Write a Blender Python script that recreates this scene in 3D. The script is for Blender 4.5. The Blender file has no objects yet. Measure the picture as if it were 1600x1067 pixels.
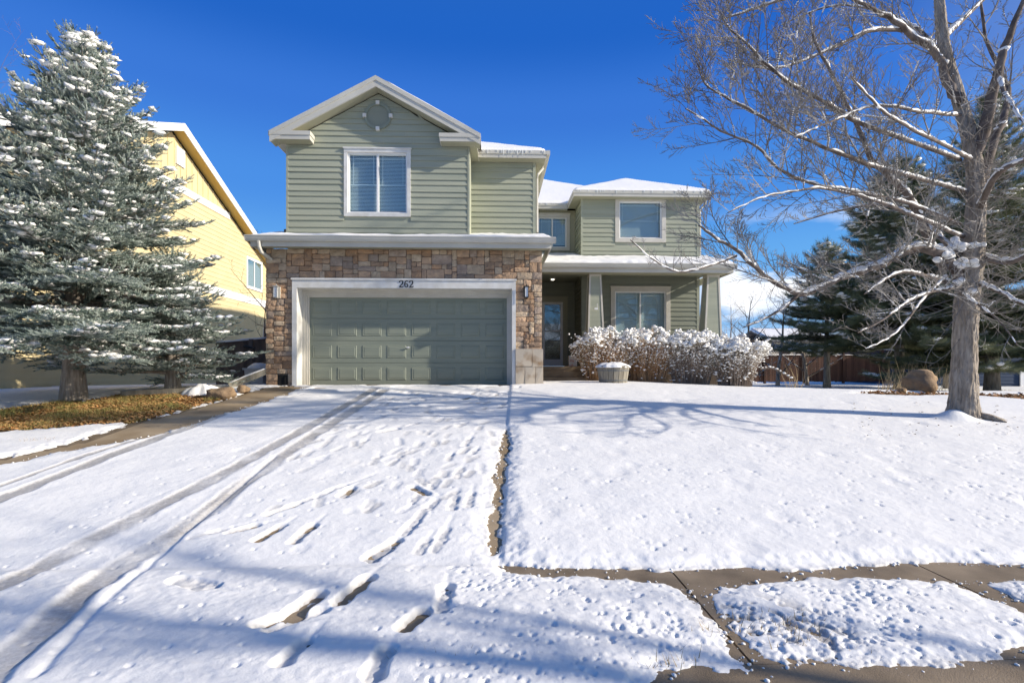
import bpy, math, random
import numpy as np
from mathutils import Vector
R = math.radians
rng = np.random.default_rng(7)
random.seed(7)
scene = bpy.context.scene

# ------------------------------------------------------------------ camera, sky, sun, exposure
F = 850.0                    # focal length in pixels of a 1600 wide frame
HZ = 572.0                   # row of the horizon
YAW = math.atan(29.0 / F)
cam_d = bpy.data.cameras.new('camera'); cam_d.sensor_width = 36.0; cam_d.lens = 36.0 * F / 1600.0
cam_d.shift_y = (HZ - 533.5) / 1600.0; cam_d.clip_start = 0.05; cam_d.clip_end = 4000
cam = bpy.data.objects.new('camera', cam_d); scene.collection.objects.link(cam)
cam.location = (0, 0, 0); cam.rotation_euler = (R(90), 0, -YAW); scene.camera = cam

SUN_AZ, SUN_EL = R(13.5), R(24.0)      # azimuth from +X towards the camera side, elevation
to_sun = Vector((math.cos(SUN_EL) * math.cos(SUN_AZ), -math.cos(SUN_EL) * math.sin(SUN_AZ), math.sin(SUN_EL)))
world = bpy.data.worlds.new('World'); scene.world = world; world.use_nodes = True
wn, wl = world.node_tree.nodes, world.node_tree.links
for n in list(wn): wn.remove(n)
w_out = wn.new('ShaderNodeOutputWorld'); w_bg = wn.new('ShaderNodeBackground'); w_bg.inputs['Strength'].default_value = 0.09
sky = wn.new('ShaderNodeTexSky'); sky.sky_type = 'NISHITA'; sky.sun_disc = False
sky.sun_elevation = SUN_EL; sky.sun_rotation = math.atan2(to_sun.x, to_sun.y)
sky.altitude = 1700; sky.air_density = 1.0; sky.dust_density = 0.1; sky.ozone_density = 2.6
hs = wn.new('ShaderNodeHueSaturation'); hs.inputs['Saturation'].default_value = 0.6; hs.inputs['Value'].default_value = 1.3
wl.new(sky.outputs[0], hs.inputs['Color'])
ramp = wn.new('ShaderNodeValToRGB'); ramp.color_ramp.interpolation = 'EASE'
tcs = wn.new('ShaderNodeTexCoord'); seps = wn.new('ShaderNodeSeparateXYZ'); wl.new(tcs.outputs['Generated'], seps.inputs[0]); wl.new(seps.outputs['Z'], ramp.inputs['Fac'])
els = ramp.color_ramp.elements
els[0].position = 0.0; els[0].color = (0.36, 0.60, 0.90, 1); els[1].position = 0.75; els[1].color = (0.03, 0.13, 0.42, 1)
for p_, c_ in ((0.16, (0.13, 0.42, 0.88, 1)), (0.30, (0.062, 0.275, 0.80, 1)), (0.42, (0.036, 0.185, 0.69, 1)), (0.52, (0.010, 0.125, 0.57, 1))):
    e = els.new(p_); e.color = c_
rs_ = wn.new('ShaderNodeMixRGB'); rs_.blend_type = 'MULTIPLY'; rs_.inputs['Fac'].default_value = 1.0; rs_.inputs['Color2'].default_value = (8.4, 8.4, 8.4, 1)
wl.new(ramp.outputs[0], rs_.inputs['Color1'])
skymix = wn.new('ShaderNodeMixRGB'); skymix.inputs['Fac'].default_value = 0.85
# the sky pales towards the sun
dot = wn.new('ShaderNodeVectorMath'); dot.operation = 'DOT_PRODUCT'; dot.inputs[1].default_value = to_sun; wl.new(tcs.outputs['Generated'], dot.inputs[0])
sf = wn.new('ShaderNodeMapRange'); sf.inputs['From Min'].default_value = 0.50; sf.inputs['From Max'].default_value = 0.95; sf.inputs['To Min'].default_value = 0.97; sf.inputs['To Max'].default_value = 0.0
wl.new(dot.outputs['Value'], sf.inputs['Value']); wl.new(sf.outputs[0], skymix.inputs['Fac'])
# low clouds near the horizon
tc = wn.new('ShaderNodeTexCoord'); sep = wn.new('ShaderNodeSeparateXYZ'); wl.new(tc.outputs['Generated'], sep.inputs[0])
mp = wn.new('ShaderNodeMapping'); mp.inputs['Scale'].default_value = (3.2, 3.2, 11.0); mp.inputs['Location'].default_value = (0.3, 0.1, 0.4)
wl.new(tc.outputs['Generated'], mp.inputs[0])
nz = wn.new('ShaderNodeTexNoise'); nz.inputs['Scale'].default_value = 1.0; nz.inputs['Detail'].default_value = 7; nz.inputs['Roughness'].default_value = 0.55
wl.new(mp.outputs[0], nz.inputs['Vector'])
cr = wn.new('ShaderNodeMapRange'); cr.interpolation_type = 'SMOOTHSTEP'
cr.inputs['From Min'].default_value = 0.47; cr.inputs['From Max'].default_value = 0.60
wl.new(nz.outputs['Fac'], cr.inputs['Value'])
band = wn.new('ShaderNodeMapRange'); band.interpolation_type = 'SMOOTHSTEP'
band.inputs['From Min'].default_value = 0.27; band.inputs['From Max'].default_value = 0.16
wl.new(sep.outputs['Z'], band.inputs['Value'])
eastm = wn.new('ShaderNodeMapRange'); eastm.interpolation_type = 'SMOOTHSTEP'      # the clouds stand to the east
eastm.inputs['From Min'].default_value = 0.30; eastm.inputs['From Max'].default_value = 0.42
wl.new(sep.outputs['X'], eastm.inputs['Value'])
m1 = wn.new('ShaderNodeMath'); m1.operation = 'MULTIPLY'; wl.new(cr.outputs[0], m1.inputs[0]); wl.new(band.outputs[0], m1.inputs[1])
m2 = wn.new('ShaderNodeMath'); m2.operation = 'MULTIPLY'; wl.new(m1.outputs[0], m2.inputs[0]); wl.new(eastm.outputs[0], m2.inputs[1])
mx = wn.new('ShaderNodeMixRGB'); mx.inputs['Color2'].default_value = (9.6, 9.8, 10.2, 1)
wl.new(m2.outputs[0], mx.inputs['Fac']); wl.new(hs.outputs[0], skymix.inputs['Color1']); wl.new(rs_.outputs[0], skymix.inputs['Color2']); wl.new(skymix.outputs[0], mx.inputs['Color1'])
wl.new(mx.outputs[0], w_bg.inputs['Color']); wl.new(w_bg.outputs[0], w_out.inputs[0])

sun_d = bpy.data.lights.new('sun', 'SUN'); sun_d.energy = 4.8; sun_d.angle = R(0.9); sun_d.color = (1.0, 0.91, 0.79)
sun = bpy.data.objects.new('sun', sun_d); scene.collection.objects.link(sun)
sun.rotation_euler = to_sun.to_track_quat('Z', 'Y').to_euler()
scene.view_settings.view_transform = 'Standard'; scene.view_settings.look = 'None'
scene.view_settings.gamma = 1.0; scene.view_settings.use_curve_mapping = False
scene.view_settings.exposure = 0.42
scene.render.engine = 'CYCLES'
scene.cycles.max_bounces = 7; scene.cycles.diffuse_bounces = 4; scene.cycles.transparent_max_bounces = 12
scene.cycles.use_denoising = True

# ------------------------------------------------------------------ placing helpers
CT, ST = math.cos(YAW), math.sin(YAW)
def ray(px, py):
    a = (px - 800.0) / F; c = (HZ - py) / F
    return Vector((a * CT + ST, -a * ST + CT, c))
def P(px, py, Y):
    d = ray(px, py); return d * (Y / d.y)
def HX(px, Y): return P(px, HZ, Y).x
def HZZ(py, Y, px=700): return P(px, py, Y).z
def smooth01(t):
    t = np.clip(t, 0, 1); return t * t * (3 - 2 * t)
def zg(x, y):
    x = np.asarray(x, float); y = np.asarray(y, float)
    plane = np.where(y < 4.24, -1.56, -1.56 + 0.1256 * (y - 4.24))
    cap = np.interp(x, [-30, -9, -5.5, 3.5, 8, 14, 40], [-0.75, -0.56, -0.46, -0.46, -0.66, -0.80, -0.95])
    k = 0.05
    h = np.clip(0.5 + 0.5 * (cap - plane) / k, 0, 1)
    z = cap * (1 - h) + plane * h - k * h * (1 - h)
    fall = smooth01((y - 14.5) / 10.0) * np.where(x > 0, 0.30, 0.22)
    far = np.interp(np.hypot(x, y), [0, 60, 300, 3000], [0, 0, -1.0, -4.0])
    return z - fall + far
def G(px, py):
    d = ray(px, py); t = 3.0
    lo, hi = 0.5, 400.0
    f = lambda t: d.z * t - float(zg(d.x * t, d.y * t))
    prev = lo
    t = lo
    while t < hi:
        if f(t) < 0: break
        prev = t; t *= 1.02
    lo, hi = prev, t
    for _ in range(30):
        m = (lo + hi) / 2
        if f(m) < 0: hi = m
        else: lo = m
    return (d.x * lo, d.y * lo)

# ------------------------------------------------------------------ value noise in numpy
def vnoise(x, y, scale, seed):
    r = np.random.default_rng(seed); T = r.random((256, 256))
    x = np.asarray(x) / scale + 1000.3; y = np.asarray(y) / scale + 1000.7
    xi = np.floor(x).astype(int); yi = np.floor(y).astype(int); fx = x - xi; fy = y - yi
    fx = fx * fx * (3 - 2 * fx); fy = fy * fy * (3 - 2 * fy)
    a = T[xi % 256, yi % 256]; b = T[(xi + 1) % 256, yi % 256]; c = T[xi % 256, (yi + 1) % 256]; d = T[(xi + 1) % 256, (yi + 1) % 256]
    return (a * (1 - fx) + b * fx) * (1 - fy) + (c * (1 - fx) + d * fx) * fy - 0.5

# ------------------------------------------------------------------ mesh helpers
class Geo:
    def __init__(s): s.v = []; s.f = []; s.m = []
    def add(s, vs, fs, m=0):
        b = len(s.v); s.v.extend([tuple(p) for p in vs]); s.f.extend([tuple(i + b for i in q) for q in fs]); s.m.extend([m] * len(fs))
    def box(s, x0, x1, y0, y1, z0, z1, m=0):
        vs = [(x0,y0,z0),(x1,y0,z0),(x1,y1,z0),(x0,y1,z0),(x0,y0,z1),(x1,y0,z1),(x1,y1,z1),(x0,y1,z1)]
        s.add(vs, [(0,3,2,1),(4,5,6,7),(0,1,5,4),(1,2,6,5),(2,3,7,6),(3,0,4,7)], m)
    def hexa(s, vs, m=0):   # eight corners, bottom four (ccw) then top four
        s.add(vs, [(0,3,2,1),(4,5,6,7),(0,1,5,4),(1,2,6,5),(2,3,7,6),(3,0,4,7)], m)
    def tube(s, pts, rad, n=6, m=0, cap=True):
        pts = [Vector(p) for p in pts]; k = len(pts)
        if k < 2: return
        b = len(s.v); up = Vector((0.13, 0.21, 0.97))
        for i, p in enumerate(pts):
            d = (pts[min(i + 1, k - 1)] - pts[max(i - 1, 0)])
            if d.length < 1e-9: d = Vector((0, 0, 1))
            d.normalize()
            a = d.cross(up)
            if a.length < 0.05: a = d.cross(Vector((1, 0, 0)))
            a.normalize(); c = d.cross(a)
            r = rad[i] if hasattr(rad, '__len__') else rad
            for j in range(n):
                t = 2 * math.pi * j / n
                s.v.append(tuple(p + a * (r * math.cos(t)) + c * (r * math.sin(t))))
        for i in range(k - 1):
            for j in range(n):
                s.f.append((b + i*n + j, b + i*n + (j+1) % n, b + (i+1)*n + (j+1) % n, b + (i+1)*n + j)); s.m.append(m)
        if cap:
            s.f.append(tuple(b + j for j in reversed(range(n)))); s.m.append(m)
            s.f.append(tuple(b + (k-1)*n + j for j in range(n))); s.m.append(m)
    def mesh(s, name):
        me = bpy.data.meshes.new(name); me.from_pydata(s.v, [], s.f)
        if any(s.m): me.polygons.foreach_set('material_index', s.m)
        me.update(); return me

def np_mesh(name, V, Fc, smooth=False):
    """V (n,3), Fc (m,k) with k = 3 or 4"""
    me = bpy.data.meshes.new(name); V = np.ascontiguousarray(V, dtype=np.float32); Fc = np.ascontiguousarray(Fc, dtype=np.int32)
    k = Fc.shape[1]
    me.vertices.add(len(V)); me.vertices.foreach_set('co', V.ravel())
    me.loops.add(Fc.size); me.loops.foreach_set('vertex_index', Fc.ravel())
    me.polygons.add(len(Fc)); me.polygons.foreach_set('loop_start', np.arange(0, Fc.size, k, dtype=np.int32))
    me.update(calc_edges=True)
    if smooth: me.polygons.foreach_set('use_smooth', np.ones(len(Fc), bool))
    return me

def obj(name, data, mats, parent=None, smooth=False, loc=None, **props):
    me = data.mesh(name) if isinstance(data, Geo) else data
    if mats is not None and len(me.materials) == 0:
        for m in (mats if isinstance(mats, (list, tuple)) else [mats]): me.materials.append(m)
    if smooth and len(me.polygons): me.polygons.foreach_set('use_smooth', [True] * len(me.polygons))
    o = bpy.data.objects.new(name, me); scene.collection.objects.link(o)
    off = Vector((0, 0, 0))
    if parent is not None:
        o.parent = parent
        if parent.type == 'EMPTY': off = -parent.location
    o.location = off + (Vector(loc) if loc is not None else Vector((0, 0, 0)))
    for k, v in props.items(): o[k] = v
    return o
def thing(name, loc, label, category, group=None, rz=0.0):
    o = bpy.data.objects.new(name, None); scene.collection.objects.link(o); o.location = loc
    o['label'] = label; o['category'] = category
    if group: o['group'] = group
    o.empty_display_size = 0.2
    return o

# ------------------------------------------------------------------ materials
def mat(name, col, rough=0.7, col2=None, scale=4.0, detail=4, bump=0.0, bscale=60.0, spec=0.3, rand=0.0, stretch=None, lo=0.35, hi=0.65, metal=0.0, bdist=0.01):
    m = bpy.data.materials.new(name); m.use_nodes = True; nt = m.node_tree; N, L = nt.nodes, nt.links
    bs = N['Principled BSDF']; bs.inputs['Roughness'].default_value = rough; bs.inputs['Specular IOR Level'].default_value = spec
    bs.inputs['Metallic'].default_value = metal
    t = N.new('ShaderNodeTexCoord'); vec = t.outputs['Object']
    if stretch:
        mp = N.new('ShaderNodeMapping'); mp.inputs['Scale'].default_value = stretch; L.new(vec, mp.inputs[0]); vec = mp.outputs[0]
    src = None
    if col2 is not None:
        nz = N.new('ShaderNodeTexNoise'); nz.inputs['Scale'].default_value = scale; nz.inputs['Detail'].default_value = detail
        L.new(vec, nz.inputs['Vector'])
        mr = N.new('ShaderNodeMapRange'); mr.inputs['From Min'].default_value = lo; mr.inputs['From Max'].default_value = hi
        L.new(nz.outputs['Fac'], mr.inputs['Value'])
        mx = N.new('ShaderNodeMixRGB'); mx.inputs['Color1'].default_value = (*col, 1); mx.inputs['Color2'].default_value = (*col2, 1)
        L.new(mr.outputs[0], mx.inputs['Fac']); src = mx.outputs[0]
    if rand > 0:
        oi = N.new('ShaderNodeObjectInfo'); h = N.new('ShaderNodeHueSaturation')
        mv = N.new('ShaderNodeMapRange'); mv.inputs['To Min'].default_value = 1 - rand; mv.inputs['To Max'].default_value = 1 + rand
        L.new(oi.outputs['Random'], mv.inputs['Value']); L.new(mv.outputs[0], h.inputs['Value'])
        if src: L.new(src, h.inputs['Color'])
        else: h.inputs['Color'].default_value = (*col, 1)
        src = h.outputs[0]
    if src: L.new(src, bs.inputs['Base Color'])
    else: bs.inputs['Base Color'].default_value = (*col, 1)
    if bump > 0:
        nb = N.new('ShaderNodeTexNoise'); nb.inputs['Scale'].default_value = bscale; nb.inputs['Detail'].default_value = 5
        L.new(vec, nb.inputs['Vector'])
        bp = N.new('ShaderNodeBump'); bp.inputs['Strength'].default_value = bump; bp.inputs['Distance'].default_value = bdist
        L.new(nb.outputs['Fac'], bp.inputs['Height']); L.new(bp.outputs[0], bs.inputs['Normal'])
    return m
M = {}
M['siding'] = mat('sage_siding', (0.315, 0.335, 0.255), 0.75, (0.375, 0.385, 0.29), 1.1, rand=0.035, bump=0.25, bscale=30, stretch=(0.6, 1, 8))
M['siding_shaded'] = mat('shaded_sage_siding', (0.23, 0.245, 0.19), 0.75, (0.25, 0.265, 0.205), 1.3, rand=0.03, bump=0.2, bscale=30, stretch=(0.6, 1, 8))  # darker copy of the siding, porch shade put into its colour
M['trim'] = mat('cream_trim', (0.60, 0.57, 0.49), 0.6, (0.54, 0.51, 0.43), 3.0, bump=0.1, bscale=20)
M['gutter'] = mat('cream_gutter', (0.58, 0.56, 0.48), 0.45, (0.52, 0.50, 0.43), 2.0)
M['trim_olive'] = mat('soffit_paint', (0.36, 0.35, 0.25), 0.7)
M['trim_white'] = mat('white_trim', (0.72, 0.71, 0.66), 0.55, (0.62, 0.60, 0.54), 5.0, bump=0.1, bscale=25)
M['vinyl'] = mat('white_vinyl', (0.78, 0.78, 0.75), 0.4)
M['door_green'] = mat('garage_door_green', (0.215, 0.24, 0.185), 0.55, (0.25, 0.27, 0.205), 2.5, bump=0.12, bscale=45, stretch=(0.3, 1, 3))
M['shingle'] = mat('dark_shingle', (0.07, 0.065, 0.06), 0.9, (0.12, 0.11, 0.10), 30, bump=0.5, bscale=80)
M['mortar'] = mat('mortar', (0.13, 0.11, 0.09), 0.95, (0.19, 0.16, 0.13), 20, bump=0.5, bscale=70)
M['stone'] = mat('ledger_stone', (0.50, 0.335, 0.205), 0.9, (0.34, 0.235, 0.155), 5.0, rand=0.25, bump=0.9, bscale=22, bdist=0.02)
M['stone2'] = mat('ledger_stone_tan', (0.54, 0.42, 0.285), 0.9, (0.40, 0.30, 0.20), 6.0, rand=0.2, bump=0.9, bscale=25, bdist=0.02)
M['stone3'] = mat('ledger_stone_drab', (0.37, 0.29, 0.22), 0.9, (0.27, 0.205, 0.155), 6.0, rand=0.2, bump=0.9, bscale=25, bdist=0.02)
M['stone4'] = mat('ledger_stone_rust', (0.49, 0.30, 0.165), 0.9, (0.31, 0.205, 0.13), 6.0, rand=0.2, bump=0.9, bscale=25, bdist=0.02)
M['dark'] = mat('dark_void', (0.012, 0.012, 0.012), 0.8)
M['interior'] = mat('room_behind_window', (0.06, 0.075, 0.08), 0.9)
M['blind'] = mat('window_blind', (0.80, 0.84, 0.82), 0.6)
M['black'] = mat('black_paint', (0.02, 0.02, 0.02), 0.5)
M['yellow'] = mat('yellow_siding', (0.68, 0.56, 0.31), 0.75, (0.62, 0.51, 0.28), 1.5, rand=0.03)
M['yellow_soffit'] = mat('ochre_soffit', (0.62, 0.42, 0.12), 0.8)
M['white'] = mat('white_paint', (0.78, 0.77, 0.74), 0.6)
M['concrete'] = mat('tan_concrete', (0.27, 0.195, 0.11), 0.75, (0.40, 0.31, 0.20), 1.6, detail=8, bump=0.4, bscale=120, bdist=0.004)
M['walk'] = mat('wet_brown_concrete', (0.155, 0.115, 0.07), 0.55, (0.33, 0.25, 0.16), 3.0, detail=12, lo=.28, hi=.72, bump=0.8, bscale=160, bdist=0.006)
M['soil'] = mat('brown_soil', (0.14, 0.10, 0.06), 0.95, (0.21, 0.16, 0.10), 9.0, detail=8, bump=0.8, bscale=60)
M['bark'] = mat('grey_brown_bark', (0.42, 0.365, 0.30), 0.95, (0.25, 0.21, 0.165), 9.0, detail=7, bump=1.0, bscale=12, stretch=(2.2, 2.2, 0.35), bdist=0.06)
M['branch'] = mat('branch_bark', (0.095, 0.072, 0.058), 0.9, (0.19, 0.155, 0.13), 6.0, detail=5, bump=0.5, bscale=30)
M['twig'] = mat('pale_twig', (0.13, 0.115, 0.10), 0.85, (0.36, 0.335, 0.30), 1.5)
M['twig_brown'] = mat('shrub_twig', (0.40, 0.22, 0.10), 0.9, (0.50, 0.34, 0.20), 3.0)
M['fence_dark'] = mat('dark_stained_fence', (0.105, 0.054, 0.038), 0.85, (0.07, 0.038, 0.028), 5.0, rand=0.3, bump=0.4, bscale=40, stretch=(1, 1, 0.2))
M['fence_grey'] = mat('grey_brown_fence', (0.20, 0.155, 0.125), 0.85, (0.15, 0.12, 0.10), 5.0, rand=0.15)
M['wood_old'] = mat('weathered_wood', (0.30, 0.27, 0.21), 0.85, (0.20, 0.175, 0.13), 9.0, rand=0.12, bump=0.5, bscale=40, stretch=(1, 1, 0.15))
M['metal_band'] = mat('old_metal_band', (0.17, 0.17, 0.16), 0.6)
M['rock'] = mat('tan_rock', (0.36, 0.245, 0.14), 0.9, (0.24, 0.165, 0.10), 4.0, detail=8, bump=0.9, bscale=14, bdist=0.03)
M['navy'] = mat('navy_siding', (0.025, 0.045, 0.085), 0.8)
M['cream_far'] = mat('cream_stucco', (0.62, 0.55, 0.42), 0.85)
M['card'] = mat('stained_panel', (0.50, 0.43, 0.33), 0.85, (0.26, 0.165, 0.09), 3.2, detail=4, lo=0.52, hi=0.72, bump=0.2, bscale=10)
M['grass'] = mat('dry_grass', (0.46, 0.33, 0.12), 0.9, (0.27, 0.26, 0.08), 2.3, lo=0.40, hi=0.60)
M['leaf'] = mat('fallen_leaf', (0.52, 0.25, 0.09), 0.85, (0.40, 0.27, 0.11), 14.0)
M['mulch'] = mat('orange_mulch', (0.40, 0.20, 0.07), 0.9, (0.28, 0.13, 0.05), 12.0)
M['straw'] = mat('straw_stem', (0.42, 0.32, 0.18), 0.9)
M['spruce'] = mat('blue_spruce_needles', (0.115, 0.16, 0.13), 0.7, (0.50, 0.545, 0.47), 7.0, detail=3, lo=0.38, hi=0.66, spec=0.25)
M['spruce_in'] = mat('inner_spruce_needles', (0.055, 0.075, 0.045), 0.8, (0.09, 0.10, 0.05), 2.0)
M['pine'] = mat('pine_needles', (0.10, 0.12, 0.05), 0.7, (0.26, 0.265, 0.14), 1.1, lo=0.35, hi=0.7)
M['paper'] = mat('printed_carton', (0.62, 0.60, 0.56), 0.7, (0.55, 0.32, 0.26), 9.0, lo=0.55, hi=0.6)
M['ice'] = mat('clear_ice', (0.75, 0.80, 0.82), 0.1, spec=0.6)

def snow_material(name, attr=False):
    m = bpy.data.materials.new(name); m.use_nodes = True; N, L = m.node_tree.nodes, m.node_tree.links
    bs = N['Principled BSDF']; bs.inputs['Roughness'].default_value = 0.65; bs.inputs['Specular IOR Level'].default_value = 0.25
    t = N.new('ShaderNodeTexCoord')
    n1 = N.new('ShaderNodeTexNoise'); n1.inputs['Scale'].default_value = 9; n1.inputs['Detail'].default_value = 10; n1.inputs['Roughness'].default_value = 0.65
    n2 = N.new('ShaderNodeTexNoise'); n2.inputs['Scale'].default_value = 90; n2.inputs['Detail'].default_value = 4
    L.new(t.outputs['Object'], n1.inputs['Vector']); L.new(t.outputs['Object'], n2.inputs['Vector'])
    b1 = N.new('ShaderNodeBump'); b1.inputs['Strength'].default_value = 0.35; b1.inputs['Distance'].default_value = 0.03
    b2 = N.new('ShaderNodeBump'); b2.inputs['Strength'].default_value = 0.3; b2.inputs['Distance'].default_value = 0.004
    L.new(n1.outputs['Fac'], b1.inputs['Height']); L.new(n2.outputs['Fac'], b2.inputs['Height'])
    L.new(b1.outputs[0], b2.inputs['Normal']); L.new(b2.outputs[0], bs.inputs['Normal'])
    mr = N.new('ShaderNodeMapRange'); mr.inputs['From Min'].default_value = 0.3; mr.inputs['From Max'].default_value = 0.7
    L.new(n1.outputs['Fac'], mr.inputs['Value'])
    mx = N.new('ShaderNodeMixRGB'); mx.inputs['Color1'].default_value = (0.85, 0.835, 0.79, 1); mx.inputs['Color2'].default_value = (0.89, 0.875, 0.83, 1)
    L.new(mr.outputs[0], mx.inputs['Fac']); col = mx.outputs[0]
    if attr:
        at = N.new('ShaderNodeAttribute'); at.attribute_name = 'slush'
        n3 = N.new('ShaderNodeTexNoise'); n3.inputs['Scale'].default_value = 26; n3.inputs['Detail'].default_value = 6; n3.inputs['Roughness'].default_value = 0.7
        L.new(t.outputs['Object'], n3.inputs['Vector'])
        ad = N.new('ShaderNodeMath'); ad.operation = 'MULTIPLY_ADD'; ad.inputs[1].default_value = 1.4; ad.inputs[2].default_value = -0.7
        L.new(n3.outputs['Fac'], ad.inputs[0])
        s = N.new('ShaderNodeMath'); s.operation = 'ADD'; L.new(at.outputs['Fac'], s.inputs[0])
        mm = N.new('ShaderNodeMath'); mm.operation = 'MULTIPLY'; L.new(ad.outputs[0], mm.inputs[0]); L.new(at.outputs['Fac'], mm.inputs[1])
        L.new(mm.outputs[0], s.inputs[1])
        ic = N.new('ShaderNodeMixRGB'); ic.inputs['Color1'].default_value = (0.58, 0.57, 0.55, 1); ic.inputs['Color2'].default_value = (0.33, 0.30, 0.26, 1)
        L.new(n3.outputs['Fac'], ic.inputs['Fac'])
        cl = N.new('ShaderNodeClamp'); L.new(s.outputs[0], cl.inputs['Value'])
        mx2 = N.new('ShaderNodeMixRGB'); L.new(cl.outputs[0], mx2.inputs['Fac']); L.new(col, mx2.inputs['Color1']); L.new(ic.outputs[0], mx2.inputs['Color2'])
        col = mx2.outputs[0]
        rr = N.new('ShaderNodeMapRange'); rr.inputs['To Min'].default_value = 0.65; rr.inputs['To Max'].default_value = 0.38
        L.new(cl.outputs[0], rr.inputs['Value']); L.new(rr.outputs[0], bs.inputs['Roughness'])
    L.new(col, bs.inputs['Base Color'])
    return m
M['snow'] = snow_material('snow'); M['snow_ground'] = snow_material('driveway_and_lawn_snow', True)

def glass_material():
    m = bpy.data.materials.new('window_glass'); m.use_nodes = True; N, L = m.node_tree.nodes, m.node_tree.links
    for n in list(N): N.remove(n)
    o = N.new('ShaderNodeOutputMaterial'); g = N.new('ShaderNodeBsdfGlossy'); g.inputs['Roughness'].default_value = 0.01
    g.inputs['Color'].default_value = (0.95, 0.98, 1.0, 1)
    tr = N.new('ShaderNodeBsdfTransparent'); tr.inputs['Color'].default_value = (0.82, 0.92, 0.92, 1)
    f = N.new('ShaderNodeLayerWeight'); f.inputs['Blend'].default_value = 0.5
    pw_ = N.new('ShaderNodeMath'); pw_.operation = 'POWER'; pw_.inputs[1].default_value = 4.0; L.new(f.outputs['Facing'], pw_.inputs[0])
    a = N.new('ShaderNodeMath'); a.operation = 'MULTIPLY_ADD'; a.inputs[1].default_value = 0.85; a.inputs[2].default_value = 0.11
    L.new(pw_.outputs[0], a.inputs[0]); c = N.new('ShaderNodeClamp'); L.new(a.outputs[0], c.inputs['Value'])
    x = N.new('ShaderNodeMixShader'); L.new(c.outputs[0], x.inputs[0]); L.new(tr.outputs[0], x.inputs[1]); L.new(g.outputs[0], x.inputs[2])
    L.new(x.outputs[0], o.inputs[0]); return m
M['glass'] = glass_material()
def lamp_material():
    m = bpy.data.materials.new('lit_lamp'); m.use_nodes = True; bs = m.node_tree.nodes['Principled BSDF']
    bs.inputs['Emission Color'].default_value = (1, 0.92, 0.75, 1); bs.inputs['Emission Strength'].default_value = 3.0; return m
M['lamp'] = lamp_material()

# ------------------------------------------------------------------ ground
def grid_mesh(name, xs, ys, zf):
    X, Y = np.meshgrid(xs, ys); Z = zf(X, Y); nx, ny = len(xs), len(ys)
    V = np.stack([X.ravel(), Y.ravel(), Z.ravel()], 1)
    i = (np.arange(ny - 1)[:, None] * nx + np.arange(nx - 1)[None, :]).ravel()
    return np_mesh(name, V, np.stack([i, i + 1, i + nx + 1, i + nx], 1), True)
def far_steps(a, b, fine, n):
    core = np.arange(a, b + 1e-6, fine)
    g = np.geomspace(fine, 1500, n)
    return np.concatenate([(a - g)[::-1], core, b + g])
gx = far_steps(-24, 26, 0.4, 26); gy = far_steps(-10, 34, 0.4, 26)
obj('ground', grid_mesh('ground', gx, gy, lambda x, y: zg(x, y) - 0.012), M['soil'], kind='structure')

def poly_px(pts): return np.array([G(*p) for p in pts])
def sdf_poly(X, Y, poly, pad=0.6):
    """signed distance, negative inside; far points get +pad"""
    out = np.full(X.shape, pad)
    x0, y0 = poly.min(0) - pad; x1, y1 = poly.max(0) + pad
    idx = np.where((X > x0) & (X < x1) & (Y > y0) & (Y < y1))
    if len(idx[0]) == 0: return out
    px, py = X[idx], Y[idx]; d = np.full(px.shape, 1e9); inside = np.zeros(px.shape, bool)
    n = len(poly)
    for i in range(n):
        ax, ay = poly[i]; bx, by = poly[(i + 1) % n]
        ex, ey = bx - ax, by - ay; wx, wy = px - ax, py - ay
        t = np.clip((wx * ex + wy * ey) / (ex * ex + ey * ey + 1e-12), 0, 1)
        d = np.minimum(d, np.hypot(wx - t * ex, wy - t * ey))
        c = ((ay > py) != (by > py)) & (px < (bx - ax) * (py - ay) / ((by - ay) + 1e-12) + ax)
        inside ^= c
    out[idx] = np.minimum(np.where(inside, -d, d), pad)
    return out
def dist_line(X, Y, pts, pad=0.6):
    out = np.full(X.shape, pad)
    pts = np.asarray(pts)
    x0, y0 = pts.min(0) - pad; x1, y1 = pts.max(0) + pad
    idx = np.where((X > x0) & (X < x1) & (Y > y0) & (Y < y1))
    if len(idx[0]) == 0: return out
    px, py = X[idx], Y[idx]; d = np.full(px.shape, 1e9)
    for i in range(len(pts) - 1):
        ax, ay = pts[i]; bx, by = pts[i + 1]; ex, ey = bx - ax, by - ay; wx, wy = px - ax, py - ay
        t = np.clip((wx * ex + wy * ey) / (ex * ex + ey * ey + 1e-12), 0, 1)
        d = np.minimum(d, np.hypot(wx - t * ex, wy - t * ey))
    out[idx] = np.minimum(d, pad); return out

DRIVE_EDGE = [(-500, 812), (0, 720), (139, 690), (208, 664), (290, 643), (347, 627), (416, 606)]
B_CONC = poly_px([(-120, 742), (0, 716), (100, 694), (208, 661), (347, 625), (416, 605), (440, 603), (478, 605), (440, 618), (399, 632), (312, 660), (243, 680), (180, 692), (100, 706), (0, 727), (-120, 752)])
B_GRASS = poly_px([(-200, 662), (-200, 700), (0, 674), (69, 669), (208, 660), (347, 625), (330, 617), (190, 618), (132, 628), (87, 630), (0, 642)])
B_GAP = poly_px([(793, 672), (796, 690), (794, 705), (786, 740), (783, 800), (779, 862), (768, 868), (764, 845), (771, 780), (783, 705), (788, 676)])
B_WALK = poly_px([(782, 886), (936, 892), (1005, 889), (1042, 894), (1132, 889), (1255, 893), (1398, 881), (1467, 881), (1600, 884), (1800, 880),
                  (1800, 915), (1600, 912), (1494, 911), (1414, 907), (1334, 905), (1250, 907), (1164, 913), (1122, 920), (1095, 938), (1069, 922), (1042, 916), (962, 906), (899, 902), (808, 898)])
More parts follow.
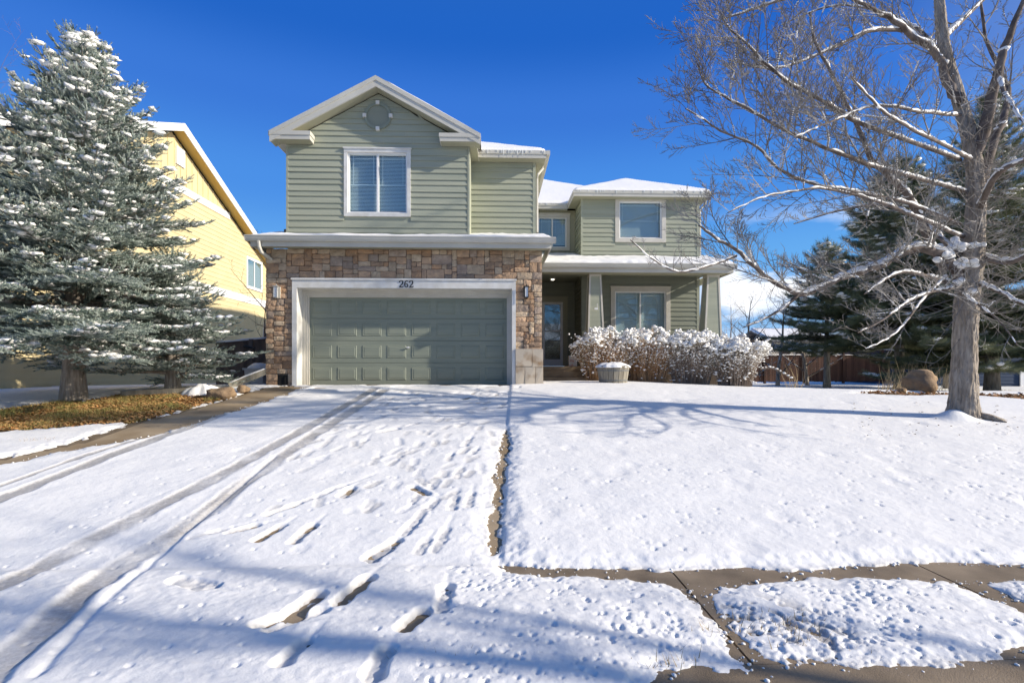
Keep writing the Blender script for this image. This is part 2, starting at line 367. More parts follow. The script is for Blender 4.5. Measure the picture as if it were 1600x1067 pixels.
B_CRACK = poly_px([(1062, 912), (1100, 918), (1110, 945), (1128, 968), (1140, 985), (1172, 1020), (1190, 1040), (1205, 1075), (1180, 1075), (1165, 1035), (1130, 990), (1112, 968), (1092, 948)])
B_CRACK2 = poly_px([(1490, 905), (1530, 914), (1570, 930), (1610, 948), (1680, 975), (1660, 985), (1590, 955), (1550, 936), (1510, 920)])
B_BOTTOM = poly_px([(1180, 1046), (1164, 1030), (1202, 1036), (1228, 1044), (1281, 1034), (1318, 1046), (1414, 1045), (1520, 1040), (1563, 1034), (1600, 1022), (1760, 1000), (1760, 1250), (1180, 1250), (1192, 1100)])
B_BOT2 = poly_px([(1048, 1058), (1090, 1050), (1135, 1060), (1160, 1080), (1150, 1200), (1020, 1200), (1030, 1080)])
B_MULCH = poly_px([(1330, 618), (1400, 612), (1500, 612), (1600, 609), (1900, 607), (1900, 632), (1600, 627), (1500, 620), (1420, 621)])

# driveway and sidewalk sheets (4 mm steps)
def region_mesh(name, poly, off, step=0.25):
    x0, y0 = poly.min(0); x1, y1 = poly.max(0)
    xs = np.arange(x0, x1 + step, step); ys = np.arange(y0, y1 + step, step)
    X, Y = np.meshgrid(xs, ys); d = sdf_poly(X, Y, poly, 3.0)
    nx = len(xs); V = np.stack([X.ravel(), Y.ravel(), (zg(X, Y) + off).ravel()], 1)
    i = (np.arange(len(ys) - 1)[:, None] * nx + np.arange(nx - 1)[None, :]).ravel()
    keep = d.ravel()[i] < step * 0.3
    return np_mesh(name, V, np.stack([i, i + 1, i + nx + 1, i + nx], 1)[keep], True)
de = [G(*p) for p in DRIVE_EDGE]
drive_poly = np.array([(de[0][0], de[0][1])] + de[1:] + [(HX(456, 13.4) + 0.0, 12.95), (HX(806, 13.0), 12.95), G(797, 640), G(768, 866), (G(768, 866)[0], 4.24), (-9.0, 4.24)])
obj('driveway', region_mesh('driveway', drive_poly, 0.0, 0.1), M['concrete'], kind='structure')
walk = thing('sidewalk', (0, 3.5, -1.56), 'concrete sidewalk', 'sidewalk')
for k in ('label', 'category'): del walk[k]
walk['kind'] = 'structure'
for k in range(-6, 7):
    x0 = 1.36 + 1.97 * k; g = Geo(); g.box(x0, x0 + 1.955, 2.80, 4.235, -1.68, -1.556)
    obj('slab', g, M['walk'], walk)
g = Geo(); g.box(-40, 40, -6.0, 1.35, -1.9, -1.70); obj('road', g, mat('asphalt', (0.06, 0.06, 0.06), 0.9, (0.09, 0.09, 0.09), 20), kind='structure')
g = Geo(); g.box(-40, 40, 1.35, 2.79, -1.70, -1.553); obj('parkway_strip', g, M['walk'], kind='structure')

# the snow sheet on driveway, lawn and sidewalk
ncol, nrow = 980, 640
s = np.linspace(-1.22, 1.25, ncol); yy = np.geomspace(2.0, 15.5, nrow)
SX, SY = np.meshgrid(s, yy); SX = SX * (SY + 1.0)
th = np.full(SX.shape, 0.048)
nA = vnoise(SX, SY, 0.9, 1); nB = vnoise(SX, SY, 0.28, 2); nC = vnoise(SX, SY, 0.09, 3); nD = vnoise(SX, SY, 0.035, 4)
gapx = np.interp(SY, [4.2, 5, 9, 12.9], [G(780, 862)[0], G(783, 800)[0], G(794, 690)[0], G(800, 620)[0]])
is_lawn = smooth01((SX - gapx) / 0.05) * smooth01((SY - 4.15) / 0.1)
is_walk = 1 - smooth01((SY - 4.1) / 0.12)
th -= 0.016 * (1 - is_lawn) * (1 - is_walk)
th += 0.012 * is_lawn - 0.018 * is_walk * smooth01((SX - 0.3) / 0.8) + nA * 0.018 + nB * 0.010 + nC * 0.003 * (1 + 1.2 * is_walk * (SX > 0)) + nD * 0.002 * (1 + 1.2 * is_walk)
# snow is streaky along the driveway
slush = np.zeros(SX.shape)
def lower(mask, target):
    global th
    th = th * (1 - mask) + np.minimum(th, target) * mask
# tyre tracks
T = [([(-120, 975), (0, 924), (44, 902), (131, 854), (219, 810), (306, 766), (372, 731), (481, 670), (525, 644), (586, 609)], 0.10, 0.8),
     ([(-150, 1180), (0, 1046), (66, 994), (131, 933), (197, 884), (263, 845), (315, 810), (372, 766), (438, 718), (503, 674), (547, 646), (600, 612)], 0.105, 0.65),
     ([(-120, 840), (0, 784), (88, 749), (175, 714), (245, 688), (306, 666), (345, 650)], 0.10, 0.8),
     ([(-120, 812), (0, 764), (131, 716), (245, 680), (300, 664)], 0.05, 0.9)]
for pts, w, k in T:
    d = dist_line(SX, SY, [G(*p) for p in pts]) + nB * 0.05 + nC * 0.02
    m = 1 - smooth01((d - w * 0.7) / (w * 0.6))
    lower(m, 0.024 + nC * 0.004 + nD * 0.004)
    slush = np.maximum(slush, m * np.clip(k + .12 + nB * 0.9 + nA * 0.6, 0, 1))
    th += 0.004 * np.exp(-((d - w * 1.35) / 0.05) ** 2)
# the narrow ridge cast by the wheels
for pts in ([(60, 1067), (150, 960), (240, 880), (330, 800), (430, 715)],):
    d = dist_line(SX, SY, [G(*p) for p in pts]) + nC * 0.01
    th += -0.02 * np.exp(-(d / 0.03) ** 2)
# shoe prints: heel, toe (photo pixels), half width, exposed
FP = [((655, 752), (672, 765), .055, 0), ((583, 880), (612, 858), .05, 1), ((645, 765), (665, 775), .05, 1), ((668, 800), (682, 785), .05, 0),
      ((575, 878), (620, 850), .05, 1), ((632, 840), (665, 800), .045, 0), ((533, 950), (575, 912), .06, 1), ((462, 965), (495, 940), .07, 1),
      ((412, 985), (455, 972), .055, 1), ((404, 848), (440, 826), .05, 1), ((460, 850), (488, 826), .05, 1), ((536, 778), (548, 768), .05, 1), ((655, 778), (648, 786), .04, 0),
      ((640, 985), (655, 972), .06, 1), ((690, 965), (697, 925), .05, 0), ((705, 800), (712, 780), .04, 0), ((732, 795), (737, 775), .04, 0),
      ((712, 750), (722, 735), .045, 0), ((628, 718), (636, 708), .04, 0), ((583, 728), (591, 716), .04, 0), ((700, 722), (706, 714), .04, 0),
      ((738, 712), (743, 707), .04, 0), ((725, 700), (735, 688), .04, 0), ((680, 865), (697, 832), .05, 0), ((655, 868), (668, 850), .05, 0),
      ((588, 1060), (600, 1035), .06, 0), ((595, 678), (620, 673), .06, 1), ((718, 668), (726, 664), .05, 0), ((683, 662), (690, 657), .05, 0),
      ((700, 641), (712, 639), .06, 0), ((670, 622), (690, 620), .08, 1), ((725, 625), (735, 622), .08, 1), ((742, 630), (750, 630), .07, 1), ((660, 623), (675, 621), .05, 0),
      ((283, 915), (325, 925), .10, 0), ((425, 995), (500, 965), .05, 0), ((360, 835), (400, 825), .03, 1), ((418, 808), (470, 790), .025, 1), ((475, 788), (540, 762), .02, 0),
      ((300, 845), (350, 832), .02, 0), ((640, 668), (655, 664), .04, 0), ((575, 640), (590, 636), .05, 0), ((455, 622), (470, 618), .05, 0), ((560, 702), (572, 690), .03, 0),
      ((780, 640), (790, 632), .05, 0), ((760, 622), (790, 617), .04, 0), ((610, 648), (625, 645), .05, 0), ((450, 1040), (470, 1020), .05, 0)]
for a, b, w, e in FP:
    pa, pb = np.array(G(*a)), np.array(G(*b))
    L_ = np.hypot(*(pb - pa))
    if L_ < 0.22:
        c = (pa + pb) / 2; dd = (pb - pa) / max(L_, 1e-6); pa = c - dd * 0.11; pb = c + dd * 0.11
    d = dist_line(SX, SY, [pa, pb], 0.4) + nC * 0.022 + nD * 0.01
    m = 1 - smooth01((d - w * 0.6) / 0.034)
    lower(m, (-0.001 if e else 0.021) + nC * 0.018 + nD * 0.012)
    slush = np.maximum(slush, m * (0.85 if e else 0.42))
    dr = pa - (pb - pa) * 0.9          # drag mark behind the heel
    d2 = dist_line(SX, SY, [pb, pb + (pb - pa) * .8], 0.3) + nC * 0.015
    th -= 0.005 * np.exp(-(d2 / 0.022) ** 2)
# drip pits and small crusty dents
def stamp(cx, cy, r, dep):
    j = int(np.searchsorted(yy, cy)); 
    if j <= 2 or j >= nrow - 3: return
    dr = max(1, int(r * 2.2 / (yy[j] - yy[j-1])) + 1); u = cx / (cy + 1.0)
    i = int((u + 1.22) / 2.47 * (ncol - 1)); dc = max(1, int(r * 2.2 / ((cy + 1) * 2.47 / ncol)) + 1)
    a, b, c, d = max(0, j - dr), min(nrow, j + dr + 1), max(0, i - dc), min(ncol, i + dc + 1)
    if c >= d: return
    q = ((SX[a:b, c:d] - cx) ** 2 + ((SY[a:b, c:d] - cy) * 0.8) ** 2) / (r * r)
    th[a:b, c:d] -= dep * np.exp(-q * q)
prng = np.random.default_rng(11)
def pits(n, xr, yr, prob, rr, dd):
    x = prng.uniform(*xr, n); y = prng.uniform(*yr, n); q = prng.random(n)
    dens = np.clip(0.5 + 2.6 * vnoise(x, y, 0.42, 31) + 1.6 * vnoise(x, y, 0.13, 32), 0, 1)
    keep = q < prob(x, y) * dens
    for a, b in zip(x[keep], y[keep]):
        k = prng.random() ** 2.2; stamp(a, b, rr[0] + (rr[1] - rr[0]) * k, dd[0] + (dd[1] - dd[0]) * prng.random() * (.4 + .6 * k))
pits(9000, (-0.4, 4.8), (2.6, 4.15), lambda x, y: np.where(x > 1.3, .85, .42), (.004, .020), (.003, .020))
pits(12000, (0.1, 10.0), (4.3, 9.0), lambda x, y: (.06 + .075 * x) * np.clip(1.5 - (y - 4.3) / 3.2, .12, 1), (.006, .026), (.003, .015))
for _ in range(420):            # soft broad dimples, wind and melt
    stamp(prng.uniform(-4, 9), prng.uniform(2.6, 11), prng.uniform(.05, .16), prng.uniform(-.006, .010))
for _ in range(150):             # faint older prints scattered over the drive
    x_, y_ = prng.uniform(-2.6, 0.2), prng.uniform(5.2, 12); a_ = prng.normal(1.45, .25)
    d = dist_line(SX, SY, [(x_, y_), (x_ + .2 * math.cos(a_), y_ + .2 * math.sin(a_))], .12) + nC * .015
    mk = (1 - smooth01((d - .025) / .04)); th -= prng.uniform(.004, .012) * mk; slush = np.maximum(slush, mk * prng.uniform(0, .55))
for _ in range(500):
    stamp(prng.uniform(-4, 1), prng.uniform(2.6, 8), prng.uniform(.008, .02), prng.uniform(.004, .014))
# bare places
nE = vnoise(SX, SY, 0.016, 12)
rag = nB * 0.08 + nC * 0.075 + nD * 0.035 + nE * .014
for poly, fac in ((B_CONC, 1.7), (B_GRASS, 2.0), (B_GAP, 0.9), (B_WALK, 0.8), (B_CRACK, 0.75), (B_CRACK2, 0.7), (B_BOTTOM, 1.0), (B_BOT2, 1.0), (B_MULCH, 2.5)):
    d = sdf_poly(SX, SY, poly) + rag * fac
    d = d + (0.02 if poly is B_CRACK or poly is B_WALK else 0.0)
    taper = 0.42 + 0.58 * smooth01(d / (0.16 + 0.10 * (nA + .5)))
    m = smooth01((d + 0.010) / 0.045)
    th = th * taper * m + (-0.03) * (1 - m)
    slush = np.maximum(slush, 0.75 * np.clip(1 - (d - 0.005) / (0.05 + .06 * (nB + .5)), 0, 1) * (0.55 + nC + nB))
# bare streaks of the driveway top, in front of the garage
th -= 0.035 * smooth01((SY - 10.6) / 2.0) * (SY < 13.2) * smooth01((vnoise(SX, SY * 2.5, 0.35, 9) - 0.16) / 0.1) * (SX < 0.6) * (SX > -6)
# trodden patch by the melted corner in the walk
mm = smooth01((0.55 - np.hypot(SX - G(1215, 985)[0], (SY - G(1215, 985)[1]))) / 0.3)
th -= mm * 0.020 * smooth01((nC + nD * .6 - 0.02) / 0.25)
slush = np.maximum(slush, mm * .9 * smooth01((nC + nD * .6 - 0.0) / 0.2))
# mound at the foot of the maple, hollow near walls
tx, ty = G(1492, 657)
th += 0.16 * np.exp(-(((SX - tx + 0.1) / 0.26) ** 2 + ((SY - ty + 0.12) / 0.22) ** 2))
under = smooth01((SY - 13.02) / 0.02) * (SX > HX(415, 13)) * (SX < HX(847, 13))
th = np.where(under > 0.5, -0.05, th)
SZ = zg(SX, SY) + np.maximum(th, -0.05)
V = np.stack([SX.ravel(), SY.ravel(), SZ.ravel()], 1)
i = (np.arange(nrow - 1)[:, None] * ncol + np.arange(ncol - 1)[None, :]).ravel()
me = np_mesh('snow', V, np.stack([i, i + 1, i + ncol + 1, i + ncol], 1), True)
at = me.attributes.new('slush', 'FLOAT', 'POINT'); at.data.foreach_set('value', slush.ravel().astype(np.float32))
obj('snow', me, M['snow_ground'], kind='structure')
# snow of the wider terrain round it
def far_snow(x, y):
    inside = (y > 2.2) & (y < 15.0) & (np.abs(x / (y + 1.0) - 0.015) < 1.19)
    return zg(x, y) + np.where(inside, -0.35, 0.045 + vnoise(x, y, 1.3, 21) * 0.05) - np.where((y < 1.6) & (y > -6.2), 0.5, 0)
obj('snow_field', grid_mesh('snow_field', gx, gy, far_snow), M['snow'], kind='structure')

# ------------------------------------------------------------------ the green house
house = thing('green_house', (-1, 14, -0.46), 'sage green two storey house with stone faced garage and snowy roofs', 'house')
Yst, Ygd, Ygw, Ygf, Ymw, Ymf, Yww, Ywf, Yrw, Yrf = 13.0, 13.45, 13.6, 13.26, 14.6, 14.26, 17.74, 17.39, 19.1, 18.83
ZF = -0.46; ZE = 5.46; ZET = 5.66     # garage floor, eave underside, eave top
XL, XR = HX(415, Yst), HX(847, Yst)
XGL, XGR = HX(449, Ygw), HX(733, Ygw)
XMR = HX(835, Ymw)
XWL, XWR = HX(909, Yww), HX(1091, Yww)
ZS = 2.77; ZC = 2.94

def windows_cut(x0, x1, rects, za, zb):
    """x intervals left beside the openings, for a course between za and zb"""
    iv = [(x0, x1)]
    for (a, b, c, d) in rects:
        if zb > c + 0.002 and za < d - 0.002:
            nv = []
            for p, q in iv:
                if b <= p or a >= q: nv.append((p, q)); continue
                if a > p: nv.append((p, a))
                if b < q: nv.append((b, q))
            iv = nv
    return [t for t in iv if t[1] - t[0] > 0.02]
def siding(parent, x0, x1, z0, z1, Y, m, rects=(), clip=None, expo=(0.128, 0.171), seed=0, side=None):
    """lap siding, every board a part; clip(z) gives (xmin, xmax); side='x' lays the wall along Y at X = Y argument"""
    r = random.Random(seed); z = z0; k = 0
    while z < z1 - 0.01:
        e = expo[k % 2]; zt = min(z + e, z1)
        for (a, b) in windows_cut(x0, x1, rects, z, zt):
            cuts = [a]
            if b - a > 2.4:
                c = a + r.uniform(0.9, b - a - 0.9)
                if r.random() < 0.5: cuts.append(c)
            cuts.append(b)
            for p, q in zip(cuts[:-1], cuts[1:]):
                pl, ph, ql, qh = p, p, q - 0.003, q - 0.003
                if clip:
                    (l0, r0), (l1, r1) = clip(z), clip(zt)
                    pl, ph, ql, qh = max(p, l0), max(p, l1), min(ql, r0), min(qh, r1)
                    if ql - pl < 0.02: continue
                    if qh < ph: qh = ph = (qh + ph) / 2
                g = Geo(); t0, t1 = 0.036, 0.010
                if side is None:
                    g.hexa([(pl, Y - t0, z), (ql, Y - t0, z), (ql, Y, z), (pl, Y, z), (ph, Y - t1, zt + .004), (qh, Y - t1, zt + .004), (qh, Y, zt + .004), (ph, Y, zt + .004)])
                else:
                    s_ = side
                    vs = [(Y, pl, z), (Y, ql, z), (Y + s_ * t0, ql, z), (Y + s_ * t0, pl, z), (Y, ph, zt + .004), (Y, qh, zt + .004), (Y + s_ * t1, qh, zt + .004), (Y + s_ * t1, ph, zt + .004)]
                    if s_ > 0: g.hexa(vs)
                    else: g.hexa([vs[3], vs[2], vs[1], vs[0], vs[7], vs[6], vs[5], vs[4]])
                obj('siding_board', g, m, parent)
        z = zt; k += 1

# --- window rectangles in world space
def wrect(p0, p1, q0, q1, Y):
    return (HX(p0, Y), HX(p1, Y), P((p0 + p1) / 2, q1, Y).z, P((p0 + p1) / 2, q0, Y).z)
W1 = wrect(538, 642, 234, 339, Ygw); W2 = wrect(836, 890, 335, 392, Yrw); W3 = wrect(961, 1040, 309, 379, Yww); W4 = wrect(954, 1047, 449, 546, Yww)

# --- walls
g = Geo(); g.box(XL + .05, XR - .05, Yst + .03, 24, ZF - .3, 2.95)
g2 = Geo()
# garage body: front wall as three pieces round the opening
gx0, gx1, gzt = HX(464.5, Yst), HX(800, Yst), HZZ(451, Yst)
def frame_wall(x0, x1, y0, y1, z0, z1, ox0, ox1, oz0, oz1, g):
    g.box(x0, ox0, y0, y1, z0, z1); g.box(ox1, x1, y0, y1, z0, z1)
    if oz1 < z1: g.box(ox0, ox1, y0, y1, oz1, z1)
    if oz0 > z0: g.box(ox0, ox1, y0, y1, z0, oz0)
gw = Geo(); frame_wall(XL, XR, Yst + .045, Yst + .5, ZF - .4, ZS, gx0 - .02, gx1 + .02, ZF - .4, gzt + .02, gw)
gw.box(XL, XL + .2, Yst + .5, 22, ZF - .4, ZS); gw.box(XR - .2, XR, Yst + .5, Yrw + .3, ZF - .4, ZS)
gw.box(XL + .2, XR - .2, Yst + .52, 22, ZS - .1, ZS)
garage_wall = obj('garage_wall', gw, M['mortar'], house)

g = Geo(); frame_wall(XGL, XGR, Ygw, Ygw + .2, 2.9, ZE + .02, W1[0] + .05, W1[1] - .05, W1[2] + .05, W1[3] - .05, g)
g.box(XGL, XGL + .2, Ygw + .2, 24, 2.9, ZE + .02); g.box(XGR - .2, XGR, Ygw + .2, Ymw, 2.9, ZE + .02)
pk = P(587, 118, Ygf); XP = pk.x; ZP = pk.z; SL = (ZP - 5.63) / (XP - HX(421, Ygf))
def gable_clip(z):
    h = (ZP - 0.29 - z) / SL
    return (XP - h, XP + h)
hw = (XGR - XGL) / 2
za = ZE + .02
g.add([(XGL, Ygw, za), (XGR, Ygw, za), (XP, Ygw, ZP - .29), (XGL, Ygw + .2, za), (XGR, Ygw + .2, za), (XP, Ygw + .2, ZP - .29)],
      [(0, 1, 2), (5, 4, 3), (1, 4, 5, 2), (0, 2, 5, 3)])
wall_g = obj('upper_front_wall', g, M['siding'], house)
siding(wall_g, XGL, XGR - .05, 3.0, ZP - .3, Ygw, M['siding'], [W1], gable_clip, seed=1)
g = Geo(); g.box(XGL, XMR, Ymw, Ymw + .2, 2.9, ZE + .02); g.box(XMR - .2, XMR, Ymw + .2, Yrw + 3, 2.9, ZE + .02)
wall_m = obj('upper_middle_wall', g, M['siding'], house)
siding(wall_m, XGR, XMR - .045, 3.1, ZE, Ymw, M['siding'], seed=2)
siding(wall_m, Ymw, Yrw, 3.1, ZE, XMR, M['siding'], seed=3, side=1)
g = Geo(); frame_wall(XWL, XWR, Yww, Yww + .2, 3.2, ZE + .02, W3[0] + .05, W3[1] - .05, W3[2] + .05, W3[3] - .05, g)
g.box(XWL, XWL + .2, Yww + .2, Yrw, 3.2, ZE + .02); g.box(XWR - .2, XWR, Yww + .2, 27, ZF - .5, ZE + .02)
wall_w = obj('upper_wing_wall', g, M['siding'], house)
siding(wall_w, XWL + .04, XWR - .06, 3.35, ZE, Yww, M['siding'], [W3], seed=4)
siding(wall_w, Yww, Yrw, 3.35, ZE, XWL, M['siding'], seed=5, side=-1)
siding(wall_w, Yww, 27, ZF, ZE, XWR, M['siding'], seed=15, side=1)
g = Geo(); frame_wall(XMR - .3, XWL + .2, Yrw, Yrw + .2, 3.2, ZE + .02, W2[0] + .05, W2[1] - .05, W2[2] + .05, W2[3] - .05, g)
wall_r = obj('recessed_upper_wall', g, M['trim_olive'], house)
siding(wall_r, XMR + .03, XWL, 3.6, W2[2], Yrw, M['siding'], [W2], seed=6)
# lower wing wall behind the porch
g = Geo(); frame_wall(XWL, XWR, Yww, Yww + .2, ZF - .5, ZC, W4[0] + .05, W4[1] - .05, W4[2] + .05, W4[3] - .05, g)
g.box(XWL, XWL + .2, Yww + .2, Yrw, ZF - .5, ZC)
wall_p = obj('porch_wall', g, M['siding_shaded'], house)
siding(wall_p, XWL, XWR - .02, 0.02, ZC, Yww, M['siding_shaded'], [W4], seed=7)
siding(wall_p, Yww - .0, Yrw, 0.02, ZC, XWL, M['siding_shaded'], seed=8, side=-1)
DR = (HX(840, Yrw), HX(886.5, Yrw), 0.0, HZZ(465, Yrw, 860))
g = Geo(); frame_wall(XR - .3, XWL, Yrw, Yrw + .2, ZF - .5, ZC, DR[0] + .08, DR[1] - .08, -.5, DR[3] - .1, g)
wall_e = obj('entry_wall', g, M['siding_shaded'], house)
siding(wall_e, XR - .05, XWL, 0.02, ZC, Yrw, M['siding_shaded'], [(DR[0], DR[1], -1, DR[3])], seed=9)
# corner boards
g = Geo()
g.box(XGR - .04, XGR + .012, Ygw - .034, Ymw - .002, 2.98, ZE)
obj('corner_board', g, M['siding'], house)
g = Geo(); g.box(XMR - .045, XMR + .034, Ymw - .034, Ymw + .06, 3.02, ZE); obj('corner_board', g, M['siding'], house)
g = Geo(); g.box(XWL - .032, XWL + .04, Yww - .034, Yww + .04, 3.3, ZE); obj('corner_board', g, M['siding'], house)
g = Geo(); g.box(XWR - .06, XWR + .034, Yww - .034, Yww + .04, 0.0, ZE); obj('corner_board', g, M['siding'], house)
g = Geo(); g.box(XGL - .02, XGL + .03, Ygw - .034, Ygw + .04, 2.98, ZE - .003); obj('corner_board', g, M['siding'], house)
# small dark flashing box at the left end of the skirt roof
g = Geo(); g.box(XGL - .06, XGL - .021, Ygw - .06, Ygw + .05, 3.28, 3.36); obj('flashing', g, M['black'], house)

# --- stonework: every stone a part
def ashlar(x0, x1, z0, z1, seed, hs=(2, 2, 2, 3, 3, 4), ws=(2, 3, 4, 4, 5, 6, 7)):
    r = random.Random(seed); cw, ch = 0.060, 0.060
    nx, nz_ = max(1, round((x1 - x0) / cw)), max(1, round((z1 - z0) / ch)); cw = (x1 - x0) / nx; ch = (z1 - z0) / nz_
    used = [[False] * nz_ for _ in range(nx)]
    out = []
    order = [(i, j) for j in range(nz_) for i in range(nx)]
    for i, j in order:
        if used[i][j]: continue
        h = r.choice(hs); w = r.choice(ws)
        w0 = 0
        while w0 < w and i + w0 < nx and not used[i + w0][j]: w0 += 1
        if i + w0 < nx and not used[i + w0][j]:
            k = 0
            while i + w0 + k < nx and not used[i + w0 + k][j]: k += 1
            if k == 1: w0 += 1
        h0 = 1
        while h0 < h and j + h0 < nz_ and all(not used[i + a][j + h0] for a in range(w0)): h0 += 1
        if nz_ - (j + h0) == 1 and all(not used[i + a][j + h0] for a in range(w0)): h0 += 1
        for a in range(w0):
            for b in range(h0): used[i + a][j + b] = True
        out.append((x0 + i * cw, x0 + (i + w0) * cw, z0 + j * ch, z0 + (j + h0) * ch))
    return out
def stone(x0, x1, z0, z1, r, Y=None, parent=None):
    Y = Y or Yst; parent = parent or garage_wall
    j = 0.0045; x0 += j; x1 -= j; z0 += j; z1 -= j
    if x1 - x0 < .02 or z1 - z0 < .02: return
    n = 4 if x1 - x0 > 0.2 else 3; m_ = 3
    yb = Y + 0.05; pr = r.uniform(-0.010, 0.016)
    vs = []; idx = {}
    tilt = r.uniform(-.02, .02); tiltz = r.uniform(-.015, .015)
    for b in range(m_ + 1):
        for a in range(n + 1):
            u, v = a / n, b / m_
            edge = (a in (0, n)) or (b in (0, m_)); corner = (a in (0, n)) and (b in (0, m_))
            x = x0 + (x1 - x0) * u; z = z0 + (z1 - z0) * v
            if 0 < a < n: x += r.uniform(-.01, .01)
            if 0 < b < m_: z += r.uniform(-.008, .008)
            y = Y - pr + tilt * (u - .5) + tiltz * (v - .5) + (0.009 if edge else 0) + r.uniform(-.006, .006)
            if corner: x += (0.003 if a == 0 else -0.003); z += (0.003 if b == 0 else -0.003)
            else:
                if a in (0, n): x += r.uniform(-.004, .004)
                if b in (0, m_): z += r.uniform(-.004, .004)
            idx[(a, b)] = len(vs); vs.append((x, y, z))
    fs = [(idx[a, b], idx[a + 1, b], idx[a + 1, b + 1], idx[a, b + 1]) for a in range(n) for b in range(m_)]
    rim = [idx[a, 0] for a in range(n + 1)] + [idx[n, b] for b in range(1, m_ + 1)] + [idx[a, m_] for a in range(n - 1, -1, -1)] + [idx[0, b] for b in range(m_ - 1, 0, -1)]
    k0 = len(vs)
    for q in rim: vs.append((vs[q][0], yb, vs[q][2]))
    R_ = len(rim)
    for q in range(R_): fs.append((rim[q], k0 + q, k0 + (q + 1) % R_, rim[(q + 1) % R_]))
    g = Geo(); g.add(vs, fs)
    m = r.choices([M['stone'], M['stone2'], M['stone3'], M['stone4']], [4, 3.4, 2, 2.2])[0]
    obj('stone', g, m, parent)
rs = random.Random(5)
vx0, vx1, vz1 = HX(433, Yst), HX(449, Yst), HZZ(586, Yst)
trx0, trx1, trz = HX(457, Yst), HX(806, Yst), HZZ(436, Yst)
for a in ashlar(XL, XR, trz + .0, ZS, 3): stone(*a, rs)
for a in ashlar(XL, trx0, ZF + .28, trz, 4, (2, 2, 2, 2, 3), (2, 3, 4, 4, 5)): stone(*a, rs)
for a in ashlar(XL, vx0, ZF - .05, ZF + .28, 6): stone(*a, rs)
for a in ashlar(vx1, trx0, ZF - .05, ZF + .28, 8): stone(*a, rs)
zcov = HZZ(545, Yst)
for a in ashlar(trx1, XR, zcov - .06, trz, 7, (2, 2, 2, 3), (2, 3, 4, 5, 5)): stone(*a, rs)
for a in ashlar(Yst + .05, Yst + .55, zcov - .06, ZS, 9): pass
g = Geo(); g.box(vx0, vx1, Yst + .02, Yst + .044, ZF - .05, vz1); g.box(vx0 + .17, vx1 - .01, Yst + .0, Yst + .019, ZF - .05, vz1 - .02)
obj('foundation_vent', g, M['dark'], house)
# stained panels over the foot of the right pier
cx0, cx1 = trx1 - .01, XR + .02
cov = Geo(); cov.box(cx0, cx1, Yst - .055, Yst + .04, ZF - .03, zcov)
cover = obj('pier_cover', cov, M['card'], house)
for (u0, u1, v0, v1) in ((0, .6, .52, 1), (.6, 1, .5, 1), (0, .34, 0, .51), (.34, .72, 0, .51), (.72, 1, 0, .49)):
    w_, h_ = cx1 - cx0, zcov - ZF
    g = Geo(); xa, xb, zc_, zd = cx0 + u0 * w_ + .006, cx0 + u1 * w_ - .006, ZF + v0 * h_ + .006, ZF + v1 * h_ - .006
    p = rs.uniform(0.018, 0.035)
    g.hexa([(xa, Yst - .055 - p, zc_), (xb, Yst - .055 - p * .6, zc_), (xb, Yst - .054, zc_), (xa, Yst - .054, zc_), (xa, Yst - .055 - p * .7, zd), (xb, Yst - .055 - p, zd), (xb, Yst - .054, zd), (xa, Yst - .054, zd)])
    obj('panel', g, M['card'], cover)

# --- garage opening trim and door
g = Geo()
yf = Yst - .035
g.box(trx0, gx0, yf, Yst + .43, ZF, trz - .04); g.box(gx1, trx1, yf, Yst + .43, ZF, trz - .04); g.box(gx0, gx1, yf, Yst + .43, gzt, trz - .04)
g.box(trx0 - .02, trx1 + .02, yf - .025, Yst + .01, trz - .04, trz)
obj('garage_trim', g, M['trim_white'], house)
g = Geo()   # inner mouldings, three steps
ix0, ix1, izt = HX(484, Ygd), HX(792, Ygd), HZZ(465.6, Ygd)
for k, (yy_, f0, f1) in enumerate(((Yst + .33, 0.0, .42), (Yst + .37, .42, .75), (Yst + .405, .75, 1.0))):
    a0 = gx0 + (ix0 - gx0) * f0; a1 = gx0 + (ix0 - gx0) * f1; b0 = gx1 - (gx1 - ix1) * f0; b1 = gx1 - (gx1 - ix1) * f1
    c0 = gzt - (gzt - izt) * f0; c1 = gzt - (gzt - izt) * f1
    g.box(a0 - .001, a1, yy_, Ygd + .02, ZF, c0); g.box(b1, b0 + .001, yy_, Ygd + .02, ZF, c0); g.box(a1, b1, yy_ + .002, Ygd + .02, c1, c0)
obj('door_jamb', g, M['trim'], house)
door = Geo(); dz = (izt + .03 - ZF) / 4
door.box(ix0 - .03, ix1 + .03, Ygd + .045, Ygd + .07, ZF, izt + .03)
gdoor = obj('garage_door', door, M['door_green'], house)
for k in range(4):
    z0 = ZF + k * dz
    sec = Geo(); sec.box(ix0 - .02, ix1 + .02, Ygd + .008, Ygd + .044, z0 + .004, z0 + dz - .004)
    obj('door_section', sec, M['door_green'], gdoor)
pw = (ix1 - ix0) / 8
g = Geo(); a, b_ = pw * .385, dz * .29        # raised panel: outer bevel, groove and plateau
def ring(hx, hz, y): return [(-hx, y, -hz), (hx, y, -hz), (hx, y, hz), (-hx, y, hz)]
vs = ring(a, b_, .0081) + ring(a - .018, b_ - .018, -.004) + ring(a - .030, b_ - .030, .002) + ring(a - .052, b_ - .052, -.006)
fs = [(4*k + q, 4*k + (q+1) % 4, 4*(k+1) + (q+1) % 4, 4*(k+1) + q) for k in range(3) for q in range(4)] + [(12, 13, 14, 15)]
g.add(vs, fs); pm = g.mesh('raised_panel')
for k in range(4):
    for q in range(8):
        obj('raised_panel', pm, M['door_green'], gdoor, loc=(ix0 + (q + .5) * pw, Ygd, ZF + (k + .5) * dz))
g = Geo(); hx_ = HX(638, Ygd); hz_ = HZZ(543, Ygd)
